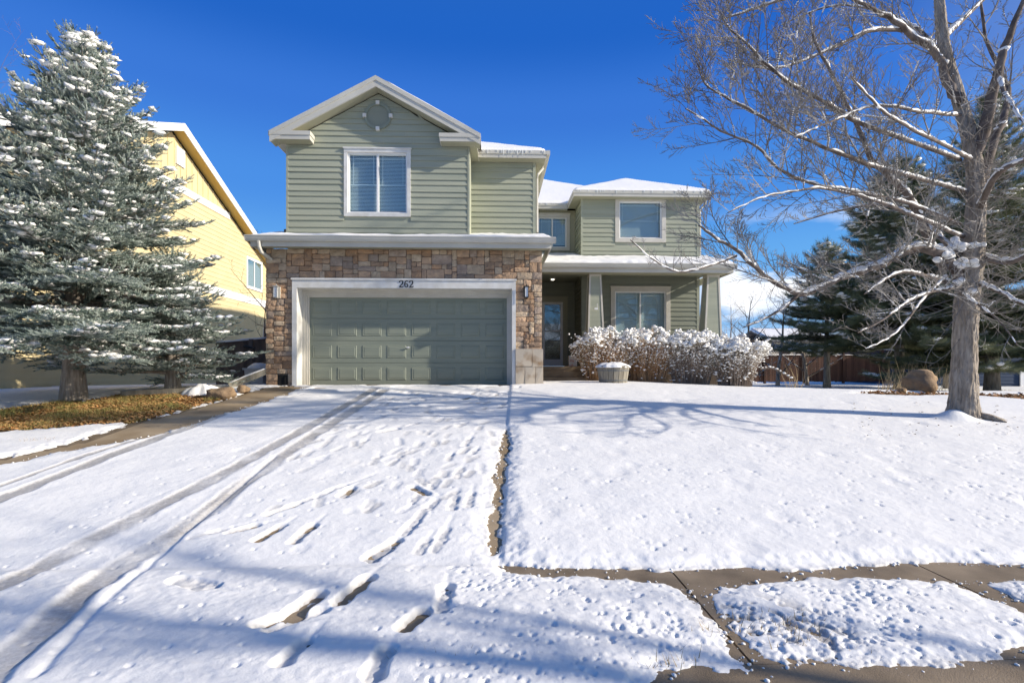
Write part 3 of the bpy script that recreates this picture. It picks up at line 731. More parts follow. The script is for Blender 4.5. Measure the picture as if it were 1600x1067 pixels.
g.tube([(hx_, Ygd - .035, hz_ - .0), (hx_, Ygd + .01, hz_)], .022, 10); g.tube([(hx_ - .05, Ygd - .04, hz_), (hx_ + .05, Ygd - .04, hz_)], .009, 6)
obj('handle', g, M['vinyl'], gdoor)
g = Geo(); g.box(HX(457, Yst), HX(806, Yst), Yst - .1, Ygd + .3, ZF - .12, ZF - .003); obj('garage_threshold', g, M['concrete'], house)

# --- house number 262, serif strokes
def stroke_num(g, pts, widths, ox, oz, s, y0, y1):
    pts = [np.array(p, float) for p in pts]; L_, R2 = [], []
    for i, p in enumerate(pts):
        d = pts[min(i + 1, len(pts) - 1)] - pts[max(i - 1, 0)]; d = d / (np.hypot(*d) + 1e-9); n = np.array((-d[1], d[0])); w = widths[i] / 2
        L_.append(p + n * w); R2.append(p - n * w)
    for i in range(len(pts) - 1):
        q = [L_[i], L_[i + 1], R2[i + 1], R2[i]]
        f = [(ox + a[0] * s, y0, oz + a[1] * s) for a in q]; b = [(ox + a[0] * s, y1, oz + a[1] * s) for a in q]
        g.add(f + b, [(0, 1, 2, 3), (7, 6, 5, 4), (0, 4, 5, 1), (1, 5, 6, 2), (2, 6, 7, 3), (3, 7, 4, 0)])
two = ([(.06, .72), (.10, .90), (.28, .99), (.46, .94), (.54, .78), (.50, .60), (.34, .40), (.16, .20), (.08, .07)], [.20, .10, .08, .12, .17, .16, .12, .10, .10])
two_b = ([(.03, .06), (.20, .09), (.42, .05), (.56, .08), (.60, .24)], [.10, .13, .13, .12, .04])
six = ([(.52, .90), (.38, .98), (.22, .86), (.11, .62), (.08, .36), (.16, .12), (.32, .02), (.48, .12), (.54, .30), (.48, .48), (.33, .56), (.18, .48), (.11, .36)], [.12, .09, .12, .15, .17, .13, .09, .14, .17, .13, .08, .07, .05])
g = Geo(); hs_ = 0.165; nx0 = HX(624, Yst); nz0 = HZZ(450, Yst) + .0
for k, d in enumerate('262'):
    ox = nx0 + k * .118
    if d == '2': stroke_num(g, *two, ox, nz0, hs_, yf - .012, yf - .0005); stroke_num(g, *two_b, ox, nz0, hs_, yf - .013, yf - .0004)
    else: stroke_num(g, *six, ox, nz0, hs_, yf - .012, yf - .0005)
obj('house_number', g, M['black'], house)

# --- wall lanterns with snow
def lantern(px, py, wide):
    c = P(px, py, Yst); x, z = c.x, c.z; y = Yst - .1
    g = Geo(); g.box(x - .05, x + .05, Yst - .03, Yst + .03, z - .12, z + .14)
    g.tube([(x, Yst - .02, z + .1), (x, y - .02, z + .19), (x, y - .05, z + .14)], .012, 6)
    g.box(x - .055, x + .055, y - .11, y + .0, z + .125, z + .145); g.box(x - .045, x + .045, y - .1, y - .01, z - .13, z - .115)
    for sx in (-.045, .035):
        for sy in (-.1, -.02): g.box(x + sx, x + sx + .01, y + sy, y + sy + .01, z - .115, z + .125)
    o = obj('wall_lantern', g, M['black'] if wide else M['trim'], house)
    g = Geo(); g.box(x - .034, x + .034, y - .088, y - .022, z - .11, z + .12); obj('lantern_glass', g, M['vinyl'], o)
    return x, z, y
LAN = [lantern(435, 458, 0), lantern(822, 458, 1)]

# --- roofs
def slab(g, pts, t):      # sloping plate: polygon (ccw from above) and thickness downwards
    n = len(pts); g.add(list(pts) + [(p[0], p[1], p[2] - t) for p in pts], [tuple(range(n)), tuple(range(2*n-1, n-1, -1))] + [(i, i + n, (i+1) % n + n, (i+1) % n) for i in range(n)])
gl, gr = HX(421, Ygf), XP + (XP - HX(421, Ygf))
ze = 5.66; Yb = 19.5
g = Geo()
slab(g, [(gl, Ygf, ze), (XP, Ygf, ZP), (XP, Yb, ZP), (gl, Yb, ze)][::-1], .05)
slab(g, [(XP, Ygf, ZP), (gr, Ygf, ze), (gr, Yb, ze), (XP, Yb, ZP)][::-1], .05)
groof = obj('gable_roof', g, M['shingle'], house)
def irregular_plate(name, A, B, C, D, t, parent, seed, nu=60, nv=14, edge=0.05, amp=.02):
    """snow lying on the plate A-B (eave) to D-C (top), with a rounded uneven rim"""
    A, B, C, D = map(np.array, (A, B, C, D)); u = np.linspace(0, 1, nu); v = np.linspace(0, 1, nv)
    U, Vv = np.meshgrid(u, v)
    Pt = (A[None, None] * (1 - U)[..., None] + B[None, None] * U[..., None]) * (1 - Vv)[..., None] + (D[None, None] * (1 - U)[..., None] + C[None, None] * U[..., None]) * Vv[..., None]
    Lu = np.linalg.norm(B - A); Lv = np.linalg.norm(D - A)
    du = np.minimum(U, 1 - U) * Lu; dv = Vv * Lv
    nn = vnoise(U * Lu, Vv * Lv, .5, seed); n2 = vnoise(U * Lu, Vv * Lv, .15, seed + 1)
    h = t + nn * amp * 2 + n2 * amp
    rim = smooth01(np.minimum(du, dv + 0.02) / edge + .0)
    Z = Pt[..., 2] + .004 + np.maximum(h, .008) * (0.25 + .75 * rim)
    fr = Vv == 0
    Pt[..., 1] -= np.where(fr, n2 * 0.03 + .01, 0)
    top = np.stack([Pt[..., 0], Pt[..., 1], Z], -1).reshape(-1, 3)
    Vs = [top]; i = (np.arange(nv - 1)[:, None] * nu + np.arange(nu - 1)[None, :]).ravel()
    Fq = [np.stack([i, i + 1, i + nu + 1, i + nu], 1)]
    border = list(range(nu)) + [k * nu + nu - 1 for k in range(1, nv)] + [(nv - 1) * nu + k for k in range(nu - 2, -1, -1)] + [k * nu for k in range(nv - 2, 0, -1)]
    bot = top[border].copy(); base = Pt.reshape(-1, 3)[border]; bot[:, 2] = base[:, 2] - .01
    Vs.append(bot); b0 = len(top); nb = len(border)
    Fq.append(np.array([(border[(k + 1) % nb], border[k], b0 + k, b0 + (k + 1) % nb) for k in range(nb)]))
    me = np_mesh(name, np.concatenate(Vs), np.concatenate(Fq), True)
    return obj(name, me, M['snow'], parent)
# eave line of the right slope runs back, snow there
irregular_plate('roof_snow', (gr, Yb, ze + .01), (gr, Ygf + .05, ze + .01), (XP + .25, Ygf + .05, ZP - .11), (XP + .25, Yb, ZP - .11), .045, groof, 31)
irregular_plate('roof_snow', (gl + .02, Ygf + .2, ze + .01), (gl + .02, Yb, ze + .01), (XP - .8, Yb, ZP - .44), (XP - .8, Ygf + .4, ZP - .44), .02, groof, 33)
# rake boards: two steps
g = Geo()
for sgn in (-1, 1):
    xe = gl if sgn < 0 else gr
    for (y0, y1, d0, d1) in ((Ygf - .03, Ygf + .02, .02, .12), (Ygf - .012, Ygf + .03, .12, .27)):
        a = [(xe, y0, ze - d1), (XP, y0, ZP - d1), (XP, y1, ZP - d1), (xe, y1, ze - d1), (xe, y0, ze - d0 + .01), (XP, y0, ZP - d0 + .01), (XP, y1, ZP - d0 + .01), (xe, y1, ze - d0 + .01)]
        if sgn > 0: a = [a[1], a[0], a[3], a[2], a[5], a[4], a[7], a[6]]
        g.hexa(a)
obj('rake_board', g, M['gutter'], groof)
g = Geo()   # sloping soffit
slab(g, [(gl + .02, Ygf + .03, ze - .235), (XP, Ygf + .03, ZP - .235), (XP, Ygw, ZP - .235), (gl + .02, Ygw, ze - .235)][::-1], .03)
slab(g, [(XP, Ygf + .03, ZP - .235), (gr - .02, Ygf + .03, ze - .235), (gr - .02, Ygw, ze - .235), (XP, Ygw, ZP - .235)][::-1], .03)
obj('soffit', g, M['trim_olive'], groof)
def eave(x0, x1, y0, y1, parent, gut=True, name='cornice'):
    """boxed eave with two fascia bands, corner block between x0..x1, y0 (front)..y1"""
    g = Geo(); g.box(x0, x1, y0, y1, ZE, ZE + .10); g.box(x0 - .018, x1 + .018, y0 - .02, y1, ZE + .10, ZE + .195)
    o = obj(name, g, M['gutter'], parent)
    g = Geo(); g.box(x0 + .02, x1 - .02, y0 + .02, y1 - .001, ZE - .006, ZE - .0005); obj('soffit', g, M['trim_olive'], o)
    return o
# gable returns
eave(HX(423, Ygf) + .0, HX(484, Ygf), Ygf - .0, Ygw - .034, groof, name='gable_return')
eave(HX(687, Ygf), HX(745.5, Ygf), Ygf, Ygw - .034, groof, name='gable_return')
# side eaves running back
g = Geo(); xr_ = HX(745.5, Ygf); g.box(XGR + .03, xr_, Ygw - .033, Ymw - .036, ZE, ZE + .195); obj('side_eave', g, M['gutter'], groof)
g = Geo(); g.box(XGR + .014, xr_ - .0, Ygw - .03, Ymw - .036, ZE - .006, ZE - .001); obj('soffit', g, M['trim_olive'], groof)
g = Geo(); xl_ = HX(423, Ygf); g.box(xl_, XGL - .0, Ygw - .033, Yb, ZE, ZE + .195); g.box(xl_ - .07, xl_, Ygf + .02, Yb, ZE + .09, ZE + .2); obj('side_eave', g, M['gutter'], groof)
# hip roofs
def hip(x0, x1, y0, y1, z, slope, parent, name='hip_roof', snow=.06, seed=0):
    w, d = x1 - x0, y1 - y0; r = min(w, d) / 2; zr = z + r * slope
    if w >= d: a, b = (x0 + r, y0 + r, zr), (x1 - r, y0 + r, zr)
    else: a, b = (x0 + r, y0 + r, zr), (x0 + r, y1 - r, zr)
    c = [(x0, y0, z), (x1, y0, z), (x1, y1, z), (x0, y1, z)]
    g = Geo()
    if w >= d: fs = [(0, 1, 5, 4), (1, 2, 5), (2, 3, 4, 5), (3, 0, 4)]
    else: fs = [(0, 1, 4), (1, 2, 5, 4), (2, 3, 5), (3, 0, 4, 5)]
    g.add(c + [a, b], fs + [(3, 2, 1, 0)])
    o = obj(name, g, M['shingle'], parent)
    # snow blanket: dense grid over the hip surface
    nx, ny = int(w / .07) + 2, int(d / .07) + 2
    xs = np.linspace(x0 - .015, x1 + .015, nx); ys = np.linspace(y0 - .015, y1 + .015, ny); X, Y = np.meshgrid(xs, ys)
    e = np.minimum(np.minimum(X - x0, x1 - X), np.minimum(Y - y0, y1 - Y))
    h = np.minimum(e, r) * slope
    t = snow * (0.35 + .65 * smooth01(e / .10)) + vnoise(X, Y, .6, seed + 40) * .018 + vnoise(X, Y, .2, seed + 41) * .008
    Z = z + h + np.where(e < 0.0, -.012, np.maximum(t, .008))
    i = (np.arange(ny - 1)[:, None] * nx + np.arange(nx - 1)[None, :]).ravel()
    me = np_mesh('roof_snow', np.stack([X.ravel(), Y.ravel(), Z.ravel()], 1), np.stack([i, i + 1, i + nx + 1, i + nx], 1), True)
    obj('roof_snow', me, M['snow'], o)
    return o
XMF = HX(853.5, Ymf)
hm = hip(-3.5, XMF, Ymf, 24.2, ZE + .2, .5, house, seed=1)
eave(xr_ + .002, XMF - .0, Ymf, Ymw - .034, hm)
g = Geo(); g.box(XMR + .04, XMF, Ymw - .033, Yrf - .02, ZE, ZE + .1); g.box(XMR + .04, XMF + .018, Ymw - .033, Yrf - .02, ZE + .10, ZE + .195)
g.box(XMF + .018, XMF + .10, Ymf - .02, Yrf - .1, ZE + .085, ZE + .2)
se = obj('side_eave', g, M['gutter'], hm)
g = Geo(); g.box(XMR + .04, XMF - .02, Ymw - .03, Yrf, ZE - .006, ZE - .001); obj('soffit', g, M['trim_olive'], se)
XW0, XW1 = HX(896.5, Ywf), HX(1111, Ywf)
hmain = hip(-4.8, XW1, Yrf, 29, ZE + .2, .5, house, seed=2)
g = Geo(); g.box(XMF, XW0, Yrf, Yrw - .034, ZE, ZE + .10); g.box(XMF, XW0, Yrf - .02, Yrw - .034, ZE + .1, ZE + .195); obj('cornice', g, M['gutter'], hmain)
hw_ = hip(XW0, XW1, Ywf, 23.5, ZE + .2, .5, house, seed=3)
eave(XW0, XW1, Ywf, Yww - .034, hw_)
g = Geo(); g.box(XW0, XWL - .034, Yww - .033, Yrf - .03, ZE, ZE + .1); g.box(XW0 - .018, XWL - .034, Yww - .033, Yrf - .03, ZE + .1, ZE + .195)
g.box(XWR + .035, XW1, Yww - .033, 27, ZE, ZE + .1); g.box(XWR + .035, XW1 + .018, Yww - .033, 27, ZE + .1, ZE + .195)
se = obj('side_eave', g, M['gutter'], hw_)
g = Geo(); g.box(XW0 + .02, XWL - .036, Yww - .03, Yrf - .03, ZE - .006, ZE - .001); g.box(XWR + .037, XW1 - .02, Yww - .03, 27, ZE - .006, ZE - .001); obj('soffit', g, M['trim_olive'], se)
# icicles
def icicles(x0, x1, y, z, n, seed, parent):
    r = random.Random(seed); g = Geo()
    for _ in range(n):
        x = r.uniform(x0, x1); L_ = r.choice([.02, .03, .04, .05, .07, .12]) * r.uniform(.6, 1.4)
        g.tube([(x, y, z), (x + r.uniform(-.004, .004), y, z - L_ * .6), (x, y, z - L_)], [.007, .004, .0008], 4, cap=False)
    obj('icicles', g, M['ice'], parent, kind='stuff')
icicles(xr_ + .1, XMF, Ymf - .03, ZE + .19, 22, 1, hm); icicles(XW0, XW1, Ywf - .03, ZE + .19, 34, 2, hw_); icicles(XMF + .2, XW0, Yrf - .03, ZE + .19, 16, 3, hmain)

# skirt roof over the garage
Ysk = 12.6; sx0, sx1 = HX(386, Ysk), HX(866, Ysk)
zt_ = 2.97; sk = 0.27
g = Geo()
slab(g, [(sx0 + .04, Ysk, zt_), (sx1 - .04, Ysk, zt_), (sx1 - .04, Ymw, zt_ + (Ymw - Ysk) * sk), (sx0 + .04, Ymw, zt_ + (Ymw - Ysk) * sk)], .04)
skirt = obj('skirt_roof', g, M['shingle'], house)
irregular_plate('roof_snow', (sx0 + .03, Ysk, zt_), (sx1 - .03, Ysk, zt_), (sx1 - .03, Ymw - .04, zt_ + (Ymw - Ysk) * sk), (sx0 + .03, Ymw - .04, zt_ + (Ymw - Ysk) * sk), .035, skirt, 51, nu=160, nv=20, amp=.022)
def gutter(x0, x1, y, z1, parent):
    """K profile gutter with end caps, front at y"""
    g = Geo(); prof = [(0, 0), (0, -.02), (.012, -.03), (.02, -.07), (.05, -.125), (.13, -.125), (.13, -.0), (.12, -.0), (.12, -.11), (.055, -.11), (.035, -.07), (.03, -.03), (.012, -.01), (.012, 0)]
    n = len(prof); vs = [(x, y + a, z1 + b) for x in (x0, x1) for a, b in prof]
    g.add(vs, [(i, (i + 1) % n, n + (i + 1) % n, n + i) for i in range(n)])
    for x in (x0, x1):
        g.box(x - .004, x + .004, y + .004, y + .13, z1 - .118, z1 - .003)
    return obj('gutter', g, M['gutter'], parent)
gutter(sx0 - .03, sx1 + .03, Ysk - .10, 2.975, skirt)
g = Geo(); g.box(sx0 + .06, sx1 - .06, Ysk + .032, Ysk + .055, 2.74, 2.955); g.box(sx0 + .06, sx0 + .085, Ysk + .055, 16, 2.74, 2.955); g.box(sx1 - .085, sx1 - .06, Ysk + .055, 15.2, 2.74, 2.955)
obj('fascia', g, M['gutter'], skirt)
g = Geo(); g.box(sx0 + .085, sx1 - .085, Ysk + .055, Yst + .0, 2.772, 2.79); obj('soffit', g, M['trim_olive'], skirt)
# left downspout
dx = HX(405, Ysk); g = Geo(); g.tube([(dx, Ysk - .03, 2.86), (dx, Ysk - .0, 2.72), (dx + .02, Ysk + .05, 2.62), (dx + .19, Yst + .35, 2.40), (dx + .23, Yst + .42, 2.30), (dx + .23, Yst + .42, -.3)], .042, 8)
obj('downspout', g, M['gutter'], skirt)
# upper downspout at the middle block
dx = XMR + .075; g = Geo(); g.tube([(XMF - .04, Ymw + .18, ZE + .1), (XMF - .05, Ymw + .15, ZE - .1), (dx + .02, Ymw + .04, ZE - .30), (dx, Ymw + .04, ZE - .45), (dx, Ymw + .04, 3.6)], .034, 8)
obj('downspout', g, M['trim'], hm)
g = Geo(); g.tube([(XWR + .3, Yww + .1, ZE + .1), (XWR + .28, Yww + .1, ZE - .08), (XWR + .08, Yww + .06, ZE - .3), (XWR + .08, Yww + .06, 3.6)], .034, 8)
obj('downspout', g, M['trim'], hw_)

# --- gable ornament: round vent ring with four white blocks
cv = P(591, 183, Ygw); g = Geo(); n = 40; ro, ri = .335, .265; y0, y1 = Ygw - .07, Ygw - .018
for k in range(n):
    a, b = 2*math.pi*k/n, 2*math.pi*(k+1)/n
    q = lambda r, t, y: (cv.x + r*math.cos(t), y, cv.z + r*math.sin(t))
    g.hexa([q(ri,a,y1), q(ro,a,y1), q(ro,b,y1), q(ri,b,y1), q(ri,a,y0), q(ro,a,y0), q(ro,b,y0), q(ri,b,y0)])
ringo = obj('gable_ring', g, M['door_green'], house)  # darker door green stands in for the shade on the ring
g = Geo(); g.add([(cv.x + ri*math.cos(2*math.pi*k/n), Ygw - .036, cv.z + ri*math.sin(2*math.pi*k/n)) for k in range(n)], [tuple(range(n))]); obj('disc', g, M['siding_shaded'], ringo)
for ax, az in ((0, 1), (1, 0), (0, -1), (-1, 0)):
    g = Geo(); x, z = cv.x + ax * .32, cv.z + az * .32; g.box(x - .043, x + .043, Ygw - .10, Ygw - .02, z - .043, z + .043); obj('block', g, M['trim_white'], ringo)

# --- windows
def window(rect, Y, parent, trim, kind, tw=.10, blind=True, prairie=True, header=False):
    x0, x1, z0, z1 = rect; yo = Y - .045
    g = Geo(); g.box(x0, x0 + tw, yo, Y + .05, z0 + tw, z1 - tw); g.box(x1 - tw, x1, yo, Y + .05, z0 + tw, z1 - tw)
    g.box(x0 - (.03 if header else 0), x1 + (.03 if header else 0), yo - .006, Y + .05, z1 - tw, z1); g.box(x0 + .0, x1 - .0, yo - .006, Y + .05, z0, z0 + tw)
    g.box(x0 - .02, x1 + .02, yo - .03, Y - .02, z1, z1 + .03)
    w = obj('window', g, trim, parent)
    a0, a1, b0, b1 = x0 + tw, x1 - tw, z0 + tw, z1 - tw; fr = .04; yf_ = Y + .0
    g = Geo(); g.box(a0, a0 + fr, yf_, Y + .1, b0, b1); g.box(a1 - fr, a1, yf_, Y + .1, b0, b1); g.box(a0 + fr, a1 - fr, yf_, Y + .1, b0, b0 + fr); g.box(a0 + fr, a1 - fr, yf_, Y + .1, b1 - fr, b1)
    mid = (a0 + a1) / 2
    if kind == 'slider': g.box(mid - .025, mid + .025, yf_ + .005, Y + .09, b0 + fr, b1 - fr)
    obj('sash', g, M['vinyl'], w)
    panes = [(a0 + fr, mid - .025), (mid + .025, a1 - fr)] if kind == 'slider' else [(a0 + fr, a1 - fr)]
    for k, (p, q) in enumerate(panes):
        yg = Y + .05 + (.015 if k else 0)
        g = Geo(); g.add([(p, yg, b0 + fr), (q, yg, b0 + fr), (q, yg, b1 - fr), (p, yg, b1 - fr)], [(0, 1, 2, 3)]); obj('pane', g, M['glass'], w)
        if prairie:
            g = Geo(); t = .006; c0, c1 = b0 + fr, b1 - fr; ins = .085; ym = yg + .008
            h1, h2 = c1 - ins, c0 + (c1 - c0) * .48
            g.box(p, q, ym, ym + .006, h1 - t, h1 + t); g.box(p, q, ym, ym + .006, h2 - t, h2 + t)
            for xv in (p + ins, q - ins): g.box(xv - t, xv + t, ym + .0065, ym + .012, h2, c1)
            obj('muntin', g, M['vinyl'], w)
    if blind:
        g = Geo(); zz = b1 - fr - .02; zb = b0 + fr + .05
        while zz > zb:
            g.add([(a0 + fr, Y + .115, zz - .014), (a1 - fr, Y + .115, zz - .014), (a1 - fr, Y + .135, zz + .014), (a0 + fr, Y + .135, zz + .014)], [(0, 1, 2, 3)]); zz -= .034
        obj('blind_slats', g, M['blind'], w, kind='stuff')
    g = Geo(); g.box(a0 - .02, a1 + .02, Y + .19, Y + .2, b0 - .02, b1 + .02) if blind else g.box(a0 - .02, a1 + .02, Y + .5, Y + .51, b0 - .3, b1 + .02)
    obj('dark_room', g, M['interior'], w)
    return w
window(W1, Ygw, house, M['trim_white'], 'slider', tw=.085)
window(W2, Yrw, house, M['trim'], 'slider', tw=.11)
window(W3, Yww, house, M['trim'], 'fixed', tw=.13)
window(W4, Yww, house, M['trim'], 'slider', tw=.14)

# --- front door
g = Geo(); tw = .16
x0, x1, z0, z1 = DR
g.box(x0, x0 + tw, Yrw - .05, Yrw + .1, .0, z1 - tw); g.box(x1 - tw, x1, Yrw - .05, Yrw + .1, .0, z1 - tw); g.box(x0, x1, Yrw - .055, Yrw + .1, z1 - tw, z1); g.box(x0 - .03, x1 + .03, Yrw - .08, Yrw, z1, z1 + .04)
fd = obj('front_door', g, M['trim_olive'], house)
a0, a1 = x0 + tw, x1 - tw; b0, b1 = .0, z1 - tw
g = Geo(); g.box(a0, a1, Yrw + .06, Yrw + .1, b0, b1); obj('door_leaf', g, mat('dark_door_leaf', (.16, .17, .17), .5), fd)
g = Geo(); fr = .09
g.box(a0, a0 + fr, Yrw - .01, Yrw + .03, b0, b1); g.box(a1 - fr, a1, Yrw - .01, Yrw + .03, b0, b1); g.box(a0 + fr, a1 - fr, Yrw - .01, Yrw + .03, b1 - fr, b1); g.box(a0 + fr, a1 - fr, Yrw - .01, Yrw + .03, b0, b0 + .24)
zm = HZZ(517.5, Yrw, 866); g.box(a0 + fr, a1 - fr, Yrw - .01, Yrw + .03, zm - .02, zm + .03)
obj('storm_door', g, M['vinyl'], fd)
g = Geo(); g.box(a0 + fr, a1 - fr, Yrw + .005, Yrw + .012, b0 + .24, b1 - fr); obj('pane', g, M['glass'], fd)
g = Geo(); g.tube([(a1 - .05, Yrw - .05, 1.0), (a1 - .05, Yrw - .05, 1.16)], .014, 6); obj('handle', g, M['vinyl'], fd)

# --- porch: floor, steps, beam, ceiling, roof, columns
g = Geo(); g.box(XR - .0, HX(1140, 16.0), 15.95, Yrw, -.55, -.005); porch = obj('porch', g, M['concrete'], house)
g = Geo(); g.box(XR, XWL - .2, 15.6, 15.948, -.6, -.16); obj('step', g, M['concrete'], porch)
g = Geo(); g.box(XR, XWL - .2, 15.2, 15.598, -.6, -.33); obj('step', g, M['concrete'], porch)
XPR = HX(1150, 15.7)
g = Geo(); g.box(XR + .01, XPR - .2, 15.9, 16.2, 2.735, 2.955); obj('beam', g, M['trim_olive'], porch)
g = Geo(); g.box(XR - .3, XPR - .2, 16.2, Yrw, ZC, ZC + .02); obj('porch_ceiling', g, M['siding_shaded'], porch)
gutter(XR + .03, XPR, 15.6, 2.975, porch)
g = Geo(); g.box(XR + .01, XPR - .06, 15.731, 15.76, 2.73, 2.96); g.box(XPR - .09, XPR - .06, 15.76, Yww + .8, 2.73, 2.96); obj('fascia', g, M['gutter'], porch)
g = Geo(); g.box(XR + .01, XPR - .09, 15.76, 15.899, 2.745, 2.755); obj('soffit', g, M['trim_olive'], porch)
g = Geo(); slab(g, [(XR - .0, 15.7, 2.97), (XPR - .03, 15.7, 2.97), (XPR - .03, Yrw, 2.97 + .27 * (Yrw - 15.7)), (XR, Yrw, 2.97 + .27 * (Yrw - 15.7))], .04)
proof = obj('porch_roof', g, M['shingle'], house)
irregular_plate('roof_snow', (XR + .06, 15.68, 2.97), (XPR - .02, 15.68, 2.97), (XPR - .02, Yrw - .04, 2.97 + .27 * (Yrw - 15.7)), (XR + .06, Yrw - .04, 2.97 + .27 * (Yrw - 15.7)), .085, proof, 61, nu=120, nv=50, amp=.03)
def column(pxt0, pxt1, pxb0, pxb1, Y, seed):
    t0, t1, b0, b1 = HX(pxt0, Y), HX(pxt1, Y), HX(pxb0, Y), HX(pxb1, Y)
    zt, zb = 2.735, -.005; 
    dt, db = t1 - t0, b1 - b0
    # extrapolate the taper down to the floor
    zpx = HZZ(515, Y, pxb0); k = (zt - zb) / (zt - zpx); b0 = t0 + (b0 - t0) * k; b1 = t1 + (b1 - t1) * k; db = b1 - b0
    ins = .012
    g = Geo(); g.hexa([(b0 + ins, Y + ins, zb), (b1 - ins, Y + ins, zb), (b1 - ins, Y + db - ins, zb), (b0 + ins, Y + db - ins, zb), (t0 + ins, Y + (db - dt) / 2 + ins, zt), (t1 - ins, Y + (db - dt) / 2 + ins, zt), (t1 - ins, Y + (db + dt) / 2 - ins, zt), (t0 + ins, Y + (db + dt) / 2 - ins, zt)])
    c = obj('column', g, M['siding'], porch)
    w = .05; yt = Y + (db - dt) / 2
    for (bx, by, tx_, ty_) in ((b0, Y, t0, yt), (b1 - w, Y, t1 - w, yt), (b0, Y + db - w, t0, yt + dt - w), (b1 - w, Y + db - w, t1 - w, yt + dt - w)):
        g = Geo(); g.hexa([(bx, by, zb), (bx + w, by, zb), (bx + w, by + w, zb), (bx, by + w, zb), (tx_, ty_, zt), (tx_ + w, ty_, zt), (tx_ + w, ty_ + w, zt), (tx_, ty_ + w, zt)])
        obj('corner_trim', g, M['trim'], c)
    g = Geo(); g.box(t0 - .004, t1 + .004, yt - .004, yt + dt + .004, zt - .07, zt - .002); obj('cap', g, M['trim'], c)
    return c
c1 = column(922, 940.5, 919, 944.5, 15.95, 1); c2 = column(1108, 1127, 1102.5, 1129, 15.95, 2)
g = Geo(); hxp = P(931, 483, 15.95); g.box(hxp.x - .05, hxp.x + .05, 15.88, 15.93, hxp.z - .02, hxp.z + .03); g.tube([(hxp.x + .03, 15.9, hxp.z), (hxp.x + .03, 15.9, hxp.z + .16)], .008, 5)
obj('hook', g, M['vinyl'], c1)
g = Geo(); lc = P(863.5, 441, 18.2); g.tube([(lc.x, 18.2, ZC - .001), (lc.x, 18.2, ZC - .03)], .11, 16); o = obj('ceiling_light', g, M['trim'], house)
g = Geo(); g.tube([(lc.x, 18.2, ZC - .031), (lc.x, 18.2, ZC - .055)], [.06, .045], 12); obj('bulb', g, M['lamp'], o)
g = Geo(); g.box(XWL - .19, HX(1138, 15.9), 15.90, 15.945, -.6, -.012); obj('porch_base_shade', g, mat('porch_shade_brown', (.075, .055, .04), .85), porch)  # added dark brown strip, shade at the porch foot put into its colour
# carton on the porch floor
bp = P(895, 569, 17.3)
g = Geo(); g.box(bp.x - .13, bp.x + .13, 17.25, 17.5, 0.0, .33)
carton = obj('carton', g, M['paper'], label='small pale printed carton standing on the porch beside the front door', category='carton')
g = Geo(); g.box(bp.x - .132, bp.x + .132, 17.24, 17.25, .30, .332); obj('flap', g, M['vinyl'], carton)

# ------------------------------------------------------------------ the yellow house on the left
XY = -12.0
yh = thing('yellow_house', (-16, 20.5, -0.7), 'yellow house with white trim bands and steep gable, left of the stone garage', 'house')
ysl = 0.415; yr = 20.73; zr = 9.05       # ridge
def ywall_top(y): return zr - 0.32 - abs(y - yr) * ysl
g = Geo(); ys0, ys1 = 13.6, 33.0
for (a, b) in ((ys0, yr), (yr, ys1)):
    g.hexa([(XY - .2, a, -1.2), (XY, a, -1.2), (XY, b, -1.2), (XY - .2, b, -1.2), (XY - .2, a, ywall_top(a)), (XY, a, ywall_top(a)), (XY, b, ywall_top(b)), (XY - .2, b, ywall_top(b))])
g.box(-26, XY - .2, ys0, ys0 + .2, -1.2, ywall_top(ys0)); g.box(-26, XY - .2, ys1 - .2, ys1, -1.2, ywall_top(ys1))
ywall = obj('wall', g, M['yellow'], yh)
WY = (26.8, 28.6, 3.80, 5.36)
zb0, zb1, zl0, zl1 = 6.66, 6.94, 3.08, 3.42
def yboards(z0, z1):
    z = z0; r = random.Random(3)
    while z < z1 - .01:
        zt = min(z + .20, z1); a, b = ys0, ys1
        if z > ywall_top(ys0): dd = (zr - .32 - zt) / ysl; a, b = max(a, yr - dd), min(b, yr + dd)
        for (p, q) in windows_cut(a, b, [WY], z, zt):
            g = Geo(); t0, t1 = .022, .006
            g.hexa([(XY, p, z), (XY + t0, p, z), (XY + t0, q, z), (XY, q, z), (XY, p, zt + .003), (XY + t1, p, zt + .003), (XY + t1, q, zt + .003), (XY, q, zt + .003)])
            obj('siding_board', g, M['yellow'], ywall)
        z = zt
yboards(-.9, zl0); yboards(zl1, zb0)
y = ys0 + .4      # board and batten above the band: the upright strips
while y < ys1:
    zt = ywall_top(y)
    if zt > zb1 + .08:
        g = Geo(); g.box(XY, XY + .022, y - .022, y + .022, zb1, zt); obj('batten', g, M['yellow'], ywall)
    y += .405
g = Geo(); dd = (zr - .32 - zb1) / ysl; g.box(XY, XY + .035, yr - dd - .1, yr + dd + .1, zb0, zb1); obj('trim_band', g, M['white'], yh)
g = Geo(); g.box(XY, XY + .035, ys0, ys1, zl0, zl1); obj('trim_band', g, M['white'], yh)
g = Geo(); g.box(XY, XY + .06, 20.95, 21.50, 7.65, 8.32)
v_ = obj('gable_vent', g, M['white'], yh)
for k in range(7):
    g = Geo(); z = 7.73 + k * .08; g.hexa([(XY + .06, 21.02, z), (XY + .085, 21.02, z - .015), (XY + .085, 21.43, z - .015), (XY + .06, 21.43, z), (XY + .06, 21.02, z + .02), (XY + .085, 21.02, z + .0), (XY + .085, 21.43, z + .0), (XY + .06, 21.43, z + .02)]); obj('louver', g, M['white'], v_)
g = Geo()   # roof
yo0, yo1 = ys0 - .5, ys1 + .5; xo = XY + .45
z_at = lambda y: zr - abs(y - yr) * ysl
